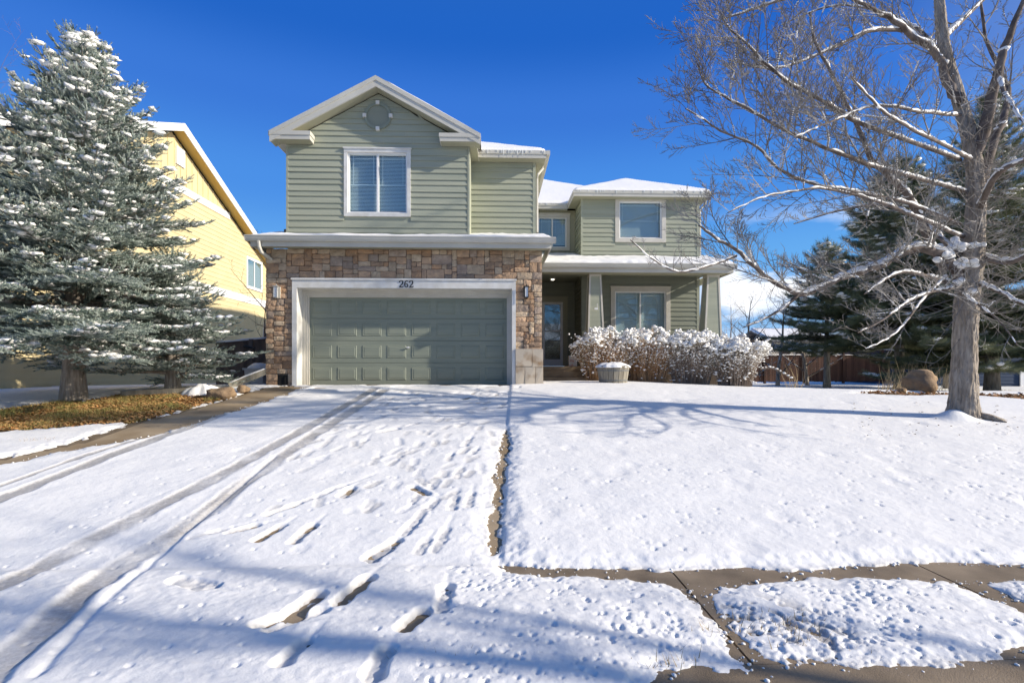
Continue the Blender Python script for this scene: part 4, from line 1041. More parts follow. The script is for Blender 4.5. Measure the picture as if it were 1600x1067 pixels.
slab(g, [(-26.5, yo0, z_at(yo0)), (xo, yo0, z_at(yo0)), (xo, yr, zr), (-26.5, yr, zr)], .10); slab(g, [(-26.5, yr, zr), (xo, yr, zr), (xo, yo1, z_at(yo1)), (-26.5, yo1, z_at(yo1))], .10)
yroof = obj('roof', g, M['shingle'], yh)
g = Geo()
for (a, b) in ((yo0, yr), (yr, yo1)):
    for (x0, x1, t0, t1) in ((xo - .02, xo + .012, .02, .27), (xo + .012, xo + .035, -.01, .11)):
        g.hexa([(x0, a, z_at(a) - t1), (x1, a, z_at(a) - t1), (x1, b, z_at(b) - t1), (x0, b, z_at(b) - t1), (x0, a, z_at(a) - t0), (x1, a, z_at(a) - t0), (x1, b, z_at(b) - t0), (x0, b, z_at(b) - t0)])
obj('rake_board', g, M['white'], yroof)
g = Geo()
for (a, b) in ((yo0, yr), (yr, yo1)): slab(g, [(XY, a, z_at(a) - .20), (xo - .021, a, z_at(a) - .20), (xo - .021, b, z_at(b) - .20), (XY, b, z_at(b) - .20)], .02)
obj('soffit', g, M['yellow_soffit'], yroof)
irregular_plate('roof_snow', (-26, yo0 + .05, z_at(yo0 + .05)), (xo - .05, yo0 + .05, z_at(yo0 + .05)), (xo - .05, yr + .1, zr - .02), (-26, yr + .1, zr - .02), .07, yroof, 71, nu=60, nv=40)
# its window
a, b, c, d = WY; g = Geo(); tw = .13
g.box(XY - .1, XY + .05, a, a + tw, c, d); g.box(XY - .1, XY + .05, b - tw, b, c, d); g.box(XY - .1, XY + .05, a + tw, b - tw, d - tw, d); g.box(XY - .1, XY + .055, a + tw, b - tw, c, c + tw)
g.box(XY + .01, XY + .03, (a + b) / 2 - .03, (a + b) / 2 + .03, c + tw, d - tw)
w_ = obj('window', g, M['white'], yh)
for (p, q) in ((a + tw, (a + b) / 2 - .03), ((a + b) / 2 + .03, b - tw)):
    g = Geo(); g.box(XY + .008, XY + .012, p, q, c + tw, d - tw); obj('pane', g, M['glass'], w_)
g = Geo(); g.box(XY + .002, XY + .006, a + tw, b - tw, c + tw, d - tw); obj('blind', g, mat('grey_window_blind', (.22, .25, .25), .6), w_)

# small grey roofed house behind the spruce
gh = thing('grey_house', (-32, 31, -0.9), 'grey roofed house far off at the left edge behind the blue spruce', 'house')
g = Geo(); g.box(-40, -27.9, 30, 38, -1, 6.6); obj('wall', g, M['cream_far'], gh)
g = Geo(); slab(g, [(-41, 29.4, 6.6), (-27, 29.4, 6.6), (-27, 34, 8.4), (-41, 34, 8.4)], .3); slab(g, [(-41, 34, 8.4), (-27, 34, 8.4), (-27, 38.6, 6.6), (-41, 38.6, 6.6)], .3); obj('roof', g, M['shingle'], gh)

# navy house on the right and a pale house beyond the fence
nh = thing('navy_house', (30, 33, -0.9), 'dark navy blue house in shade behind the maple trunk and the pines', 'house')
nx = HX(1450, 30); g = Geo(); g.box(nx, nx + 18, 30, 38, -1.3, 2.0); nw = obj('wall', g, M['navy'], nh)
for k in range(15):
    z = -1.0 + k * .19; g = Geo(); g.hexa([(nx, 29.97, z), (nx + 18, 29.97, z), (nx + 18, 30, z), (nx, 30, z), (nx, 29.99, z + .19), (nx + 18, 29.99, z + .19), (nx + 18, 30, z + .19), (nx, 30, z + .19)]); obj('siding_board', g, M['navy'], nw)
for px in (1592,):
    x = HX(px, 30); g = Geo(); g.box(x, x + .22, 29.9, 29.965, -1.2, -.02); obj('corner_board', g, M['white'], nh)
g = Geo(); slab(g, [(nx + .6, 29.4, 2.0), (nx + 18.5, 29.4, 2.0), (nx + 18.5, 34, 3.0), (nx + 3.6, 34, 3.0)], .2); slab(g, [(nx + 3.6, 34, 3.0), (nx + 18.5, 34, 3.0), (nx + 18.5, 38.6, 2.0), (nx + .6, 38.6, 2.0)], .2); nr = obj('roof', g, M['shingle'], nh)
irregular_plate('roof_snow', (nx + .6, 29.4, 2.0), (nx + 18.5, 29.4, 2.0), (nx + 18.5, 34, 3.0), (nx + 3.6, 34, 3.0), .12, nr, 81)
ph = thing('pale_house', (30, 56, -1), 'pale far house with snowy roof seen over the brown fence', 'house')
x0, x1 = HX(1205, 55), HX(1290, 55); g = Geo(); g.box(x0, x1, 55, 62, -1.5, 2.6); obj('wall', g, M['cream_far'], ph)
g = Geo(); slab(g, [(x0 - .5, 54.5, 2.6), (x1 + .5, 54.5, 2.6), (x1 + .5, 58.5, 3.9), (x0 - .5, 58.5, 3.9)], .2); slab(g, [(x0 - .5, 58.5, 3.9), (x1 + .5, 58.5, 3.9), (x1 + .5, 62.5, 2.6), (x0 - .5, 62.5, 2.6)], .2); pr_ = obj('roof', g, M['shingle'], ph)
irregular_plate('roof_snow', (x0 - .5, 54.5, 2.6), (x1 + .5, 54.5, 2.6), (x1 + .5, 58.5, 3.9), (x0 - .5, 58.5, 3.9), .25, pr_, 82)
g = Geo()
for k in range(3):
    x = x0 + (x1 - x0) * (.2 + .25 * k); g.box(x, x + .8, 54.96, 54.99, 1.0, 2.1)
    gg = Geo(); gg.box(x, x + .8, 54.93, 54.99, .9, 2.0); obj('window', gg, M['dark'], ph)

# ------------------------------------------------------------------ fences
def snow_cap(name, pts, w, h, parent, seed, mat_=None):
    """an uneven strip of snow along a rail"""
    r = random.Random(seed); g = Geo(); fine = []
    for a, b in zip(pts[:-1], pts[1:]):
        a, b = Vector(a), Vector(b); n = max(2, int((b - a).length / .12))
        fine += [a.lerp(b, k / n) for k in range(n)]
    fine.append(Vector(pts[-1])); vs = []
    for k, p in enumerate(fine):
        d = (fine[min(k + 1, len(fine) - 1)] - fine[max(k - 1, 0)]); d.z = 0; d.normalize(); nrm = Vector((-d.y, d.x, 0)); hh = h * r.uniform(.6, 1.15); ww = w * r.uniform(.85, 1.1)
        vs += [p - nrm * ww + Vector((0, 0, -.004)), p - nrm * ww * .8 + Vector((0, 0, hh * .75)), p + Vector((0, 0, hh)), p + nrm * ww * .8 + Vector((0, 0, hh * .75)), p + nrm * ww + Vector((0, 0, -.004))]
    fs = [(5*k + q, 5*(k+1) + q, 5*(k+1) + q + 1, 5*k + q + 1) for k in range(len(fine) - 1) for q in range(4)]
    fs += [(0, 1, 2, 3, 4), tuple(5 * (len(fine) - 1) + q for q in (4, 3, 2, 1, 0))]
    g.add(vs, fs); return obj(name, g, M['snow'], parent, smooth=True)
# dark stained fence on the right
bf = thing('brown_fence', (14, 32, -0.9), 'dark brown picket fence with lattice top and snowy rails behind the lawn', 'fence')
fx0, fx1, FY = 8.5, HX(1396, 32), 32.0
fzb, fzt, fzl = -.93, .62, .93
g = Geo(); g.box(-.066, .066, -.012, .012, 0, fzt - fzb); pk_m = g.mesh('picket')
nP = int((fx1 - fx0) / .142); rf = random.Random(9)
for k in range(nP):
    obj('picket', pk_m, M['fence_dark'], bf, loc=(fx0 + k * .142 + rf.uniform(-.004, .004), FY + rf.uniform(-.004, .004), fzb + rf.uniform(-.02, .02)))
for k in range(int((fx1 - fx0) / 2.4) + 2):
    g = Geo(); x = fx0 + k * 2.4 + .5
    if x > fx1 + .3: break
    g.box(x - .06, x + .06, FY - .08, FY + .04, fzb - .1, fzl + .07); obj('post', g, M['fence_dark'], bf)
for z in (fzt, fzl):
    g = Geo(); g.box(fx0, fx1, FY - .045, FY + .045, z, z + .045); rl = obj('rail', g, M['fence_dark'], bf); snow_cap('rail_snow', [(fx0, FY, z + .045), (fx1, FY, z + .045)], .05, .05, rl, int(z * 10))
g = Geo(); x = fx0
while x < fx1 - .25:
    g.hexa([(x, FY - .01, fzt + .046), (x + .03, FY - .01, fzt + .046), (x + .03, FY, fzt + .046), (x, FY, fzt + .046), (x + .23, FY - .01, fzl - .001), (x + .26, FY - .01, fzl - .001), (x + .26, FY, fzl - .001), (x + .23, FY, fzl - .001)])
    g.hexa([(x + .23, FY + .001, fzt + .046), (x + .26, FY + .001, fzt + .046), (x + .26, FY + .011, fzt + .046), (x + .23, FY + .011, fzt + .046), (x, FY + .001, fzl - .001), (x + .03, FY + .001, fzl - .001), (x + .03, FY + .011, fzl - .001), (x, FY + .011, fzl - .001)])
    x += .15
obj('lattice', g, M['fence_dark'], bf, kind='stuff')
# grey brown fence between the two houses
gf = thing('side_fence', (-7.4, 15.2, -0.6), 'grey brown board fence with snow along its top between the two houses', 'fence')
fa, fb = P(338, 537, 14.7), P(416, 531, 15.3)
fb.z = P(416, 530, 15.3).z
nB_ = 13
for k in range(nB_):
    t0, t1 = k / nB_, (k + 1) / nB_; a = fa.lerp(fb, t0); b = fa.lerp(fb, t1); g = Geo(); o_ = .006 * (k % 2)
    g.hexa([(a.x + .003, a.y - .02 - o_, -.85), (b.x - .003, b.y - .02 - o_, -.85), (b.x - .003, b.y, -.85), (a.x + .003, a.y, -.85), (a.x + .003, a.y - .02 - o_, a.z - .02), (b.x - .003, b.y - .02 - o_, b.z - .02), (b.x - .003, b.y, b.z - .02), (a.x + .003, a.y, a.z - .02)])
    obj('fence_board', g, M['fence_grey'], gf)
g = Geo(); g.hexa([(fa.x, fa.y - .06, fa.z - .02), (fb.x, fb.y - .06, fb.z - .02), (fb.x, fb.y + .05, fb.z - .02), (fa.x, fa.y + .05, fa.z - .02), (fa.x, fa.y - .06, fa.z + .02), (fb.x, fb.y - .06, fb.z + .02), (fb.x, fb.y + .05, fb.z + .02), (fa.x, fa.y + .05, fa.z + .02)])
rl = obj('rail', g, M['fence_grey'], gf); snow_cap('rail_snow', [tuple(fa + Vector((0, 0, .02))), tuple(fb + Vector((0, 0, .02)))], .065, .05, rl, 3)
pp = fa.lerp(fb, .72); g = Geo(); g.box(pp.x - .05, pp.x + .05, pp.y - .13, pp.y - .03, -.85, pp.z + .03); po = obj('post', g, M['fence_grey'], gf)
g = Geo(); a = P(384, 541, 14.9); b = P(401, 545, 14.9); g.tube([a + Vector((0, -.1, 0)), b + Vector((0, -.12, 0))], .035, 5); obj('latch', g, M['black'], gf)

# ------------------------------------------------------------------ barrel planter, stones, boards, props
pb = P(962, 609, 13.1); PX, PYY, PZ = pb.x, 13.4, float(zg(pb.x, 13.2)) + .01
pl = thing('planter', (PX, PYY, PZ), 'weathered grey half barrel planter heaped with snow beside the bushes', 'planter')
r0, r1, hh = .335, .405, .46; nst = 18
for k in range(nst):
    a0, a1 = 2*math.pi*(k + .04)/nst, 2*math.pi*(k + .96)/nst; g = Geo()
    q = lambda r, a, z: (PX + r*math.cos(a), PYY + r*math.sin(a), PZ + z)
    top = hh + rf.uniform(-.008, .008)
    g.hexa([q(r0-.02,a0,0), q(r0,a0,0), q(r0,a1,0), q(r0-.02,a1,0), q(r1-.02,a0,top), q(r1,a0,top), q(r1,a1,top), q(r1-.02,a1,top)]); obj('stave', g, M['wood_old'], pl)
for z in (.09, .33):
    g = Geo(); rr = r0 + (r1 - r0) * z / hh + .003
    for k in range(36):
        a0, a1 = 2*math.pi*k/36, 2*math.pi*(k+1)/36
        g.add([q(rr,a0,z), q(rr,a1,z), q(rr+.005,a1,z+.035), q(rr+.005,a0,z+.035)], [(0,1,2,3)])
    obj('hoop', g, M['metal_band'], pl)
def snow_heap(name, cx, cy, z, rx, ry, h, parent=None, seed=0, rag=.12, n=48, m_=14, **kw):
    V = []; Fq = []
    for i in range(m_ + 1):
        t = i / m_
        for j in range(n):
            a = 2 * math.pi * j / n
            rr = 1 + float(vnoise(math.cos(a) * 2, math.sin(a) * 2, .5, seed)) * rag * 2
            x = cx + rx * rr * t * math.cos(a); y = cy + ry * rr * t * math.sin(a)
            bump = float(vnoise(x, y, .12, seed + 2)) * .35 + float(vnoise(x, y, .05, seed + 3)) * .2
            zz = z + h * (1 - t ** 3) * (.85 + bump) - (0.03 if i == m_ else 0)
            V.append((x, y, zz))
    for i in range(m_):
        for j in range(n): Fq.append((i*n + j, (i+1)*n + j, (i+1)*n + (j+1) % n, i*n + (j+1) % n))
    return obj(name, np_mesh(name, np.array(V), np.array(Fq), True), M['snow'], parent, **kw)
snow_heap('snow', PX, PYY, PZ + hh - .01, .43, .43, .11, pl, 5)
def rock(name, px, py, Y, rx, ry, rz, seed, label, m=None, cat='rock', sink=.25, capsnow=False, group=None):
    c = P(px, py, Y); z = float(zg(c.x, Y))
    V = []; n, k_ = 20, 12; r = random.Random(seed); ph_ = [r.uniform(0, 6) for _ in range(8)]
    for i in range(k_ + 1):
        t = math.pi * i / k_
        for j in range(n):
            a = 2 * math.pi * j / n; d = Vector((math.sin(t) * math.cos(a), math.sin(t) * math.sin(a), math.cos(t)))
            s_ = 1 + .13 * math.sin(2.3 * d.x * 2 + ph_[0]) + .10 * math.sin(4 * d.y + ph_[1] + 2 * d.z) + .06 * math.sin(7 * d.z + ph_[2] + 3 * d.x) + .04 * math.sin(11 * d.x + 9 * d.y + ph_[3])
            e_ = .78; f = lambda v: math.copysign(abs(v) ** e_, v)
            V.append((c.x + rx * f(d.x) * s_, Y + ry * f(d.y) * s_, z + rz * (1 - sink) * 1.0 + rz * f(d.z) * s_))
    Fq = [(i*n + j, (i+1)*n + j, (i+1)*n + (j+1) % n, i*n + (j+1) % n) for i in range(k_) for j in range(n)]
    kw = dict(label=label, category=cat)
    if group: kw['group'] = group
    return obj(name, np_mesh(name, np.array(V), np.array(Fq), True), m or M['rock'], **kw), c, z
ro, c, z = rock('boulder', 1437, 615, 15.5, .46, .38, .34, 4, 'big tan boulder with a dab of snow beside the mulch bed', sink=.2)
snow_heap('snow_dab', c.x + .12, 15.42, z + .60, .14, .1, .045, ro, 9)
rock('rock', 345, 616, 11.4, .26, .2, .12, 2, 'flat orange brown rock beside the driveway edge')
rock('rock', 380, 610, 12.0, .13, .1, .09, 7, 'small orange stone nearest the leaning board', sink=.1)
rock('rock', 1408, 612, 15.2, .14, .1, .07, 13, 'small flat stone at the left foot of the big boulder', sink=.1)
# buried mound of snow and pale object near the left pier
snow_heap('snow_mound', *(lambda p: (p.x, 11.9))(P(318, 606, 11.9)), float(zg(-6.3, 11.9)) - .02, .46, .34, .24, seed=12, label='rounded heap of snow at the end of the timber edging', category='snow heap')
b = P(402, 600, 13.9); zz = float(zg(b.x, 13.9))
g = Geo(); g.hexa([(b.x - .20, 13.7, zz), (b.x + .22, 13.7, zz), (b.x + .22, 14.2, zz), (b.x - .20, 14.2, zz), (b.x - .22, 13.66, zz + .42), (b.x + .24, 13.66, zz + .42), (b.x + .24, 14.24, zz + .42), (b.x - .22, 14.24, zz + .42)])
g.box(b.x - .25, b.x + .27, 13.63, 14.27, zz + .38, zz + .425)
bx_ = obj('storage_box', g, mat('pale_grey_plastic', (.50, .50, .52), .6), label='pale grey storage box heaped with snow left of the stone pier', category='box')
snow_heap('snow', b.x + .02, 13.95, zz + .42, .27, .30, .14, bx_, 17)
# leaning board
a, b2 = P(358, 603, 12.6), P(416, 580, 13.05)
def beam(pa, pb, w, t):
    pa, pb = Vector(pa), Vector(pb); d = (pb - pa).normalized(); sd = d.cross(Vector((0, 0, 1))).normalized(); up = sd.cross(d).normalized()
    vs = []
    for u in (-t, t):
        for p, s_ in ((pa, -1), (pb, -1), (pb, 1), (pa, 1)): vs.append(p + up * u + sd * (w * s_))
    g = Geo(); g.hexa([tuple(v) for v in vs]); return g
lb = obj('plank', beam(a, b2, .03, .07), M['wood_old'], label='weathered plank leaning up against the stone pier', category='plank')
snow_cap('snow', [tuple(a + Vector((0, 0, .07))), tuple(b2 + Vector((0, 0, .07)))], .035, .03, lb, 8)
# timber edging behind the leaf bed
a, b2 = P(190, 622, 11.6), P(300, 615, 12.0); a.z = float(zg(a.x, 11.6)) + .06; b2.z = float(zg(b2.x, 12.0)) + .06
obj('timber_edging', beam(a, b2, .07, .06), M['wood_old'], label='low weathered timber laid along the back of the leaf bed', category='timber')

# ------------------------------------------------------------------ foliage tools
ICO = None
def ico(sub=1):
    import bmesh
    bm = bmesh.new(); bmesh.ops.create_icosphere(bm, subdivisions=sub, radius=1.0)
    V = np.array([v.co[:] for v in bm.verts]); Fc = np.array([[v.index for v in f.verts] for f in bm.faces]); bm.free(); return V, Fc
IV, IF_ = ico(1); IV2, IF2 = ico(2)
def frames(D):
    D = D / (np.linalg.norm(D, axis=1, keepdims=True) + 1e-9)
    up = np.tile([0.02, 0.03, 1.0], (len(D), 1)); A = np.cross(up, D); n = np.linalg.norm(A, axis=1, keepdims=True); A = A / (n + 1e-9); B = np.cross(D, A); return A, B, D
def scatter(T, Tf, Pos, D, S):
    """copies of template T (z along D) at Pos, scaled by S (n,) or (n,3)"""
    A, B, C = frames(D); S = np.asarray(S, float)
    if S.ndim == 1: S = np.stack([S, S, S], 1)
    Q = T[None] * S[:, None, :]
    V = Pos[:, None, :] + Q[..., 0:1] * A[:, None, :] + Q[..., 1:2] * B[:, None, :] + Q[..., 2:3] * C[:, None, :]
    n = len(T); Fq = Tf[None] + (np.arange(len(Pos)) * n)[:, None, None]
    return V.reshape(-1, 3), Fq.reshape(-1, Tf.shape[1])
def blobs(Pos, S, seed, amp=.35, high=False, tilt=0.25):
    """uneven snow lumps; S (n,3)"""
    r = np.random.default_rng(seed); T, Tf = (IV2, IF2) if high else (IV, IF_)
    n = len(Pos); V = T[None] * (1 + amp * (r.random((n, len(T), 1)) - .5)) * S[:, None, :]
    a = r.random(n) * 2 * np.pi; ca, sa = np.cos(a)[:, None], np.sin(a)[:, None]
    X = V[..., 0] * ca - V[..., 1] * sa; Y = V[..., 0] * sa + V[..., 1] * ca
    V = np.stack([X, Y, V[..., 2]], -1) + Pos[:, None, :]
    Fq = Tf[None] + (np.arange(n) * len(T))[:, None, None]
    return V.reshape(-1, 3), Fq.reshape(-1, 3)
def shoot_template(nn, length=1.0, nl=.28, w=.055, seed=0, spread=.75):
    """a twig of unit length set all round with flat needles"""
    r = random.Random(seed); V = []; Fq = []
    for i in range(nn):
        t = .04 + .96 * i / nn; a = i * 2.39996 + r.uniform(-.3, .3); l = nl * (1.0 - .35 * t) * r.uniform(.8, 1.2)
        rad = Vector((math.cos(a), math.sin(a), 0)); tip = rad * (l * math.sin(spread)) + Vector((0, 0, t + l * math.cos(spread)))
        base = Vector((0, 0, t)); side = Vector((-math.sin(a), math.cos(a), 0)) * w
        k = len(V); V += [base + side * .5, base - side * .5, tip]; Fq.append((k, k + 1, k + 2))
    return np.array([v[:] for v in V]), np.array(Fq)
def conifer(name, base, H, Rb, seed, label, foliage, shoot, cat='tree', lean=0.0, prof=0.85, skirt=.5, whorl=.27, nb=(7, 9), slen=.17, snow_p=.3, snow_s=1.0,
            droop=.25, trunk_r=.2, group=None, density=1.0, bound=None, bark=None):
    r = random.Random(seed); nr = np.random.default_rng(seed)
    bx, by, bz = base; t_ = thing(name, (bx, by, bz), label, cat, group)
    g = Geo(); n = 10
    g.tube([(bx + lean * (k / n) ** 2, by, bz - .15 + (H + .05) * k / n) for k in range(n + 1)], [trunk_r * (1.25 if k == 0 else 1) * (1 - k / n) + .012 for k in range(n + 1)], 12)
    obj('trunk', g, bark or M['bark'], t_, smooth=True)
    limbs = Geo(); Pos = []; Dr = []; Sc = []; SP = []; SS = []
    z = skirt
    while z < H - .25:
        f = (z - skirt) / (H - skirt); L0 = Rb * (1 - f) ** prof + .12; k_ = r.randint(*nb) if f < .8 else 5
        ph0 = r.uniform(0, 6.28)
        for k in range(k_):
            a = ph0 + 6.283 * k / k_ + r.uniform(-.25, .25); L = L0 * r.uniform(.72, 1.08)
            if bound: L *= bound(a, z)
            out = Vector((math.cos(a), math.sin(a), 0)); zz = z + r.uniform(-.12, .12)
            el0 = .10 + .75 * f ** 1.3 + r.uniform(-.1, .1)
            st = max(4, int(L / .16)); pts = []; p = Vector((bx + lean * (zz / H) ** 2, by, bz + zz))
            for q in range(st + 1):
                u = q / st; pts.append(p.copy()); e_ = el0 - droop * math.sin(u * 2.6) * (1 - f) + .35 * u * u
                p = p + (out * math.cos(e_) + Vector((0, 0, math.sin(e_)))) * (L / st)
            limbs.tube(pts, [max(.006, .028 * (1 - q / st) * (L / Rb + .2)) for q in range(st + 1)], 4, cap=False)
            side = Vector((-out.y, out.x, 0))
            for q in range(1, st + 1):
                u = q / st
                if u < .22 and r.random() < .6: continue
                p = pts[q]; d = (pts[q] - pts[q - 1]).normalized(); w_ = (.42 * L * (1 - u) ** .8 + .10)
                for sd in (-1, 1):
                    m_ = max(1, int(w_ / (slen * .62) * density)); dir_ = (d * .75 + side * sd * .9 + Vector((0, 0, r.uniform(-.12, .12)))).normalized(); s_ = p
                    for j in range(m_):
                        Pos.append(s_[:]); Dr.append((dir_ + Vector((r.uniform(-.25, .25), r.uniform(-.25, .25), r.uniform(-.15, .45)))).normalized()[:]); Sc.append(slen * r.uniform(.85, 1.25))
                        if r.random() < .8 * density:
                            o2 = (dir_ + side * sd * r.uniform(-.9, .9) + d * r.uniform(-.5, .9) + Vector((0, 0, r.uniform(-.1, .5)))).normalized(); Pos.append(s_[:]); Dr.append(o2[:]); Sc.append(slen * r.uniform(.6, 1.0))
                        s_ = s_ + dir_ * slen * .62
                if u > .5 or r.random() < .5:
                    Pos.append(p[:]); Dr.append((d + Vector((r.uniform(-.2, .2), r.uniform(-.2, .2), r.uniform(.0, .3)))).normalized()[:]); Sc.append(slen * 1.2)
                if u > .30 and r.random() < snow_p:
                    hw_2 = w_ * .45
                    for _ in range(r.randint(2, 6)):
                        SP.append((p + side * r.uniform(-hw_2, hw_2) + Vector((0, 0, .035 + r.uniform(0, .02))))[:]); q_ = snow_s * r.uniform(.5, 1.2) * (.45 + .55 * (1 - u * .5)); SS.append((.115 * q_, .075 * q_, .036 * q_))
        z += whorl * r.uniform(.8, 1.2) * (1 - .35 * f)
    top = Vector((bx + lean, by, bz + H))
    for k in range(14):
        h = k * .06; Pos.append((top - Vector((0, 0, .75 - h)))[:]); a = r.uniform(0, 6.28); Dr.append(Vector((math.cos(a) * .55 * (1 - k / 14), math.sin(a) * .55 * (1 - k / 14), 1)).normalized()[:]); Sc.append(slen * 1.15)
    obj('limbs', limbs, bark or M['bark'], t_, kind='stuff')
    T, Tf = shoot; V, Fq = scatter(T, Tf, np.array(Pos), np.array(Dr), np.array(Sc))
    obj('crown', np_mesh('crown', V, Fq), foliage, t_, kind='stuff')
    if SP:
        V, Fq = blobs(np.array(SP), np.array(SS), seed + 5, .85); obj('branch_snow', np_mesh('branch_snow', V, Fq, True), M['snow'], t_, kind='stuff')
    return t_, len(Pos)
SH = shoot_template(28, nl=.24, w=.085, seed=1, spread=.85)
SHP = shoot_template(20, nl=.75, w=.05, seed=2, spread=.8)
def ground_pt(px, py):
    x, y = G(px, py); return (x, y, float(zg(x, y)))
ba = ground_pt(115, 626)
ta, na = conifer('blue_spruce', ba, 7.3, 3.15, 3, 'tall blue spruce with snowy boughs left of the driveway', M['spruce'], SH, trunk_r=.20, skirt=1.15, snow_p=.58, snow_s=1.25, lean=.30, whorl=.235, slen=.155, droop=.40, nb=(9, 12), density=1.2)
bb = ground_pt(270, 610)
tb, nb2 = conifer('blue_spruce', bb, 3.1, 1.55, 8, 'shorter blue spruce behind the tall one, nearest the garage pier', M['spruce'], SH, trunk_r=.16, skirt=.35, snow_p=.3, snow_s=1.2, whorl=.24, slen=.16, droop=.3)
print('shoots', na, nb2)
bc = (HX(1405, 23.0), 23.0, float(zg(HX(1405, 23.0), 23.0)))
conifer('pine_tree', bc, 10.0, 4.9, 12, 'dark green pine in front of the brown fence left of the maple trunk', M['pine'], SHP, trunk_r=.2, skirt=2.1, snow_p=.55, snow_s=2.0, whorl=.5, nb=(6, 8), slen=.28, droop=.3, density=1.05)
bd = (HX(1550, 19.5), 19.5, float(zg(HX(1550, 19.5), 19.5)))
conifer('pine_tree', bd, 11.0, 4.0, 14, 'dark green pine close behind the maple trunk at the right edge', M['pine'], SHP, trunk_r=.22, skirt=.9, snow_p=.45, snow_s=1.9, whorl=.5, nb=(6, 8), slen=.28, droop=.3, density=1.05)

for (px_, Y_, H_, R_, sd_, lb_t) in ((1292, 27.0, 7.2, 3.1, 16, 'lowest olive green pine between the pale far house and the tall pine'), (1480, 26.0, 9.0, 3.6, 18, 'olive green pine standing farther back, between the two dark pines')):
    x = HX(px_, Y_); conifer('pine_tree', (x, Y_, float(zg(x, Y_))), H_, R_, sd_, lb_t, M['pine'], SHP, trunk_r=.16, skirt=2.0, snow_p=.6, snow_s=2.3, whorl=.5, nb=(6, 8), slen=.30, droop=.3)
# ------------------------------------------------------------------ bare trees
def twig_run(g, p, d, L, r0, r, n=5, bend=.35, lift=.18, sides=3, tip=.0015):
    pts = [p.copy()]; rad = [r0]; cur = d.normalized(); ax = Vector((r.uniform(-1, 1), r.uniform(-1, 1), r.uniform(-1, 1)))
    for k in range(n):
        cur = (cur + ax * (bend / n) + Vector((r.uniform(-1, 1), r.uniform(-1, 1), r.uniform(-1, 1))) * .06 + Vector((0, 0, lift / n))).normalized()
        p = p + cur * (L / n); pts.append(p.copy()); rad.append(r0 * (1 - (k + 1) / n) + tip)
    g.tube(pts, rad, sides, cap=False); return pts, rad, cur
def along(pts, u):
    k = u * (len(pts) - 1); i = min(int(k), len(pts) - 2); return pts[i].lerp(pts[i + 1], k - i), (pts[i + 1] - pts[i]).normalized()
def snow_line(pts, rads, SPos, r, p=.8, scale=1.0):
    for k in range(len(pts) - 1):
        a, b = pts[k], pts[k + 1]; L = (b - a).length; ra = rads[k]; flat = 1 - abs((b - a).normalized().z)
        if r.random() > p * (0.25 + flat): continue
        n = max(1, int(L / (ra * 1.3 + .02)))
        for q in range(n):
            c = a.lerp(b, (q + .5) / n); rr = ra * r.uniform(.75, 1.15) * scale + .004
            SPos.append((c + Vector((0, 0, ra * .62)), rr))
def ramify(g, pts, rads, r, depth, nsub, lfac, spread=1.0, SP=None, lift=.18, u0=.12, bias=None, thin=.45):
    """side shoots along a limb; depth counts the orders still to come"""
    Lp = sum((b - a).length for a, b in zip(pts[:-1], pts[1:]))
    for k in range(nsub):
        u = u0 + (1 - u0) * (k + r.random()) / nsub; u = min(u, .985); p, d = along(pts, u)
        rr = rads[min(int(u * (len(rads) - 1)), len(rads) - 1)]
        side = Vector((r.uniform(-1, 1), r.uniform(-1, 1), r.uniform(-.5, .9)))
        if bias: side += bias
        dd = (d * .75 + (side - d * side.dot(d)).normalized() * spread).normalized()
        L = Lp * lfac * (1.05 - .55 * u) * r.uniform(.6, 1.25); r1 = max(.0028, min(rr * thin, L * .016))
        q, w, _ = twig_run(g, p, dd, L, r1, r, n=6 if depth > 0 else 4, bend=.5, lift=lift)
        if SP is not None and r1 > .006: snow_line(q, w, SP, r, .30, .9)
        if depth > 0: ramify(g, q, w, r, depth - 1, max(3, int(nsub * .55)), .42 if depth > 1 else .5, spread * .9, SP, lift, .15, None, .55)
def smooth_path(pts, n=4):
    P_ = [Vector(p) for p in pts]; out = []
    for i in range(len(P_) - 1):
        a, b, c, d = P_[max(i - 1, 0)], P_[i], P_[i + 1], P_[min(i + 2, len(P_) - 1)]
        for k in range(n):
            t = k / n; out.append(.5 * ((2 * b) + (-a + c) * t + (2 * a - 5 * b + 4 * c - d) * t * t + (-a + 3 * b - 3 * c + d) * t ** 3))
    out.append(P_[-1]); return out
def snow_from(SP, name, parent, seed, elong=1.6):
    if not SP: return
    Pos = np.array([p[:] for p, _ in SP]); S = np.array([(s * elong, s * 1.1, s * .75) for _, s in SP]); V, Fq = blobs(Pos, S, seed, .45)
    obj(name, np_mesh(name, V, Fq, True), M['snow'], parent, kind='stuff')
# the maple on the lawn
mb = ground_pt(1506, 657); MY = mb[1]
maple = thing('bare_maple', mb, 'large leafless tree on the snowy lawn, snow lying on its limbs', 'tree')
def MP(px, py, dy=0.0): return P(px, py, MY + dy)
rt = random.Random(21)
tr = Geo(); trunk = smooth_path([mb[0:2] + (mb[2] - .12,), MP(1506, 600), MP(1508, 540), MP(1510, 480), MP(1514, 440), MP(1519, 390), MP(1524, 340), MP(1524, 290), MP(1518, 235), MP(1506, 185, .1), MP(1490, 130, .2), MP(1475, 70, .3), MP(1468, 0, .4), MP(1462, -80, .5), MP(1455, -170, .6)], 3)
n = len(trunk); rad = list(np.interp(np.linspace(0, 1, n), [0, .05, .12, .26, .33, .42, .55, .7, .85, 1], [.27, .200, .172, .168, .18, .14, .12, .10, .078, .05]))
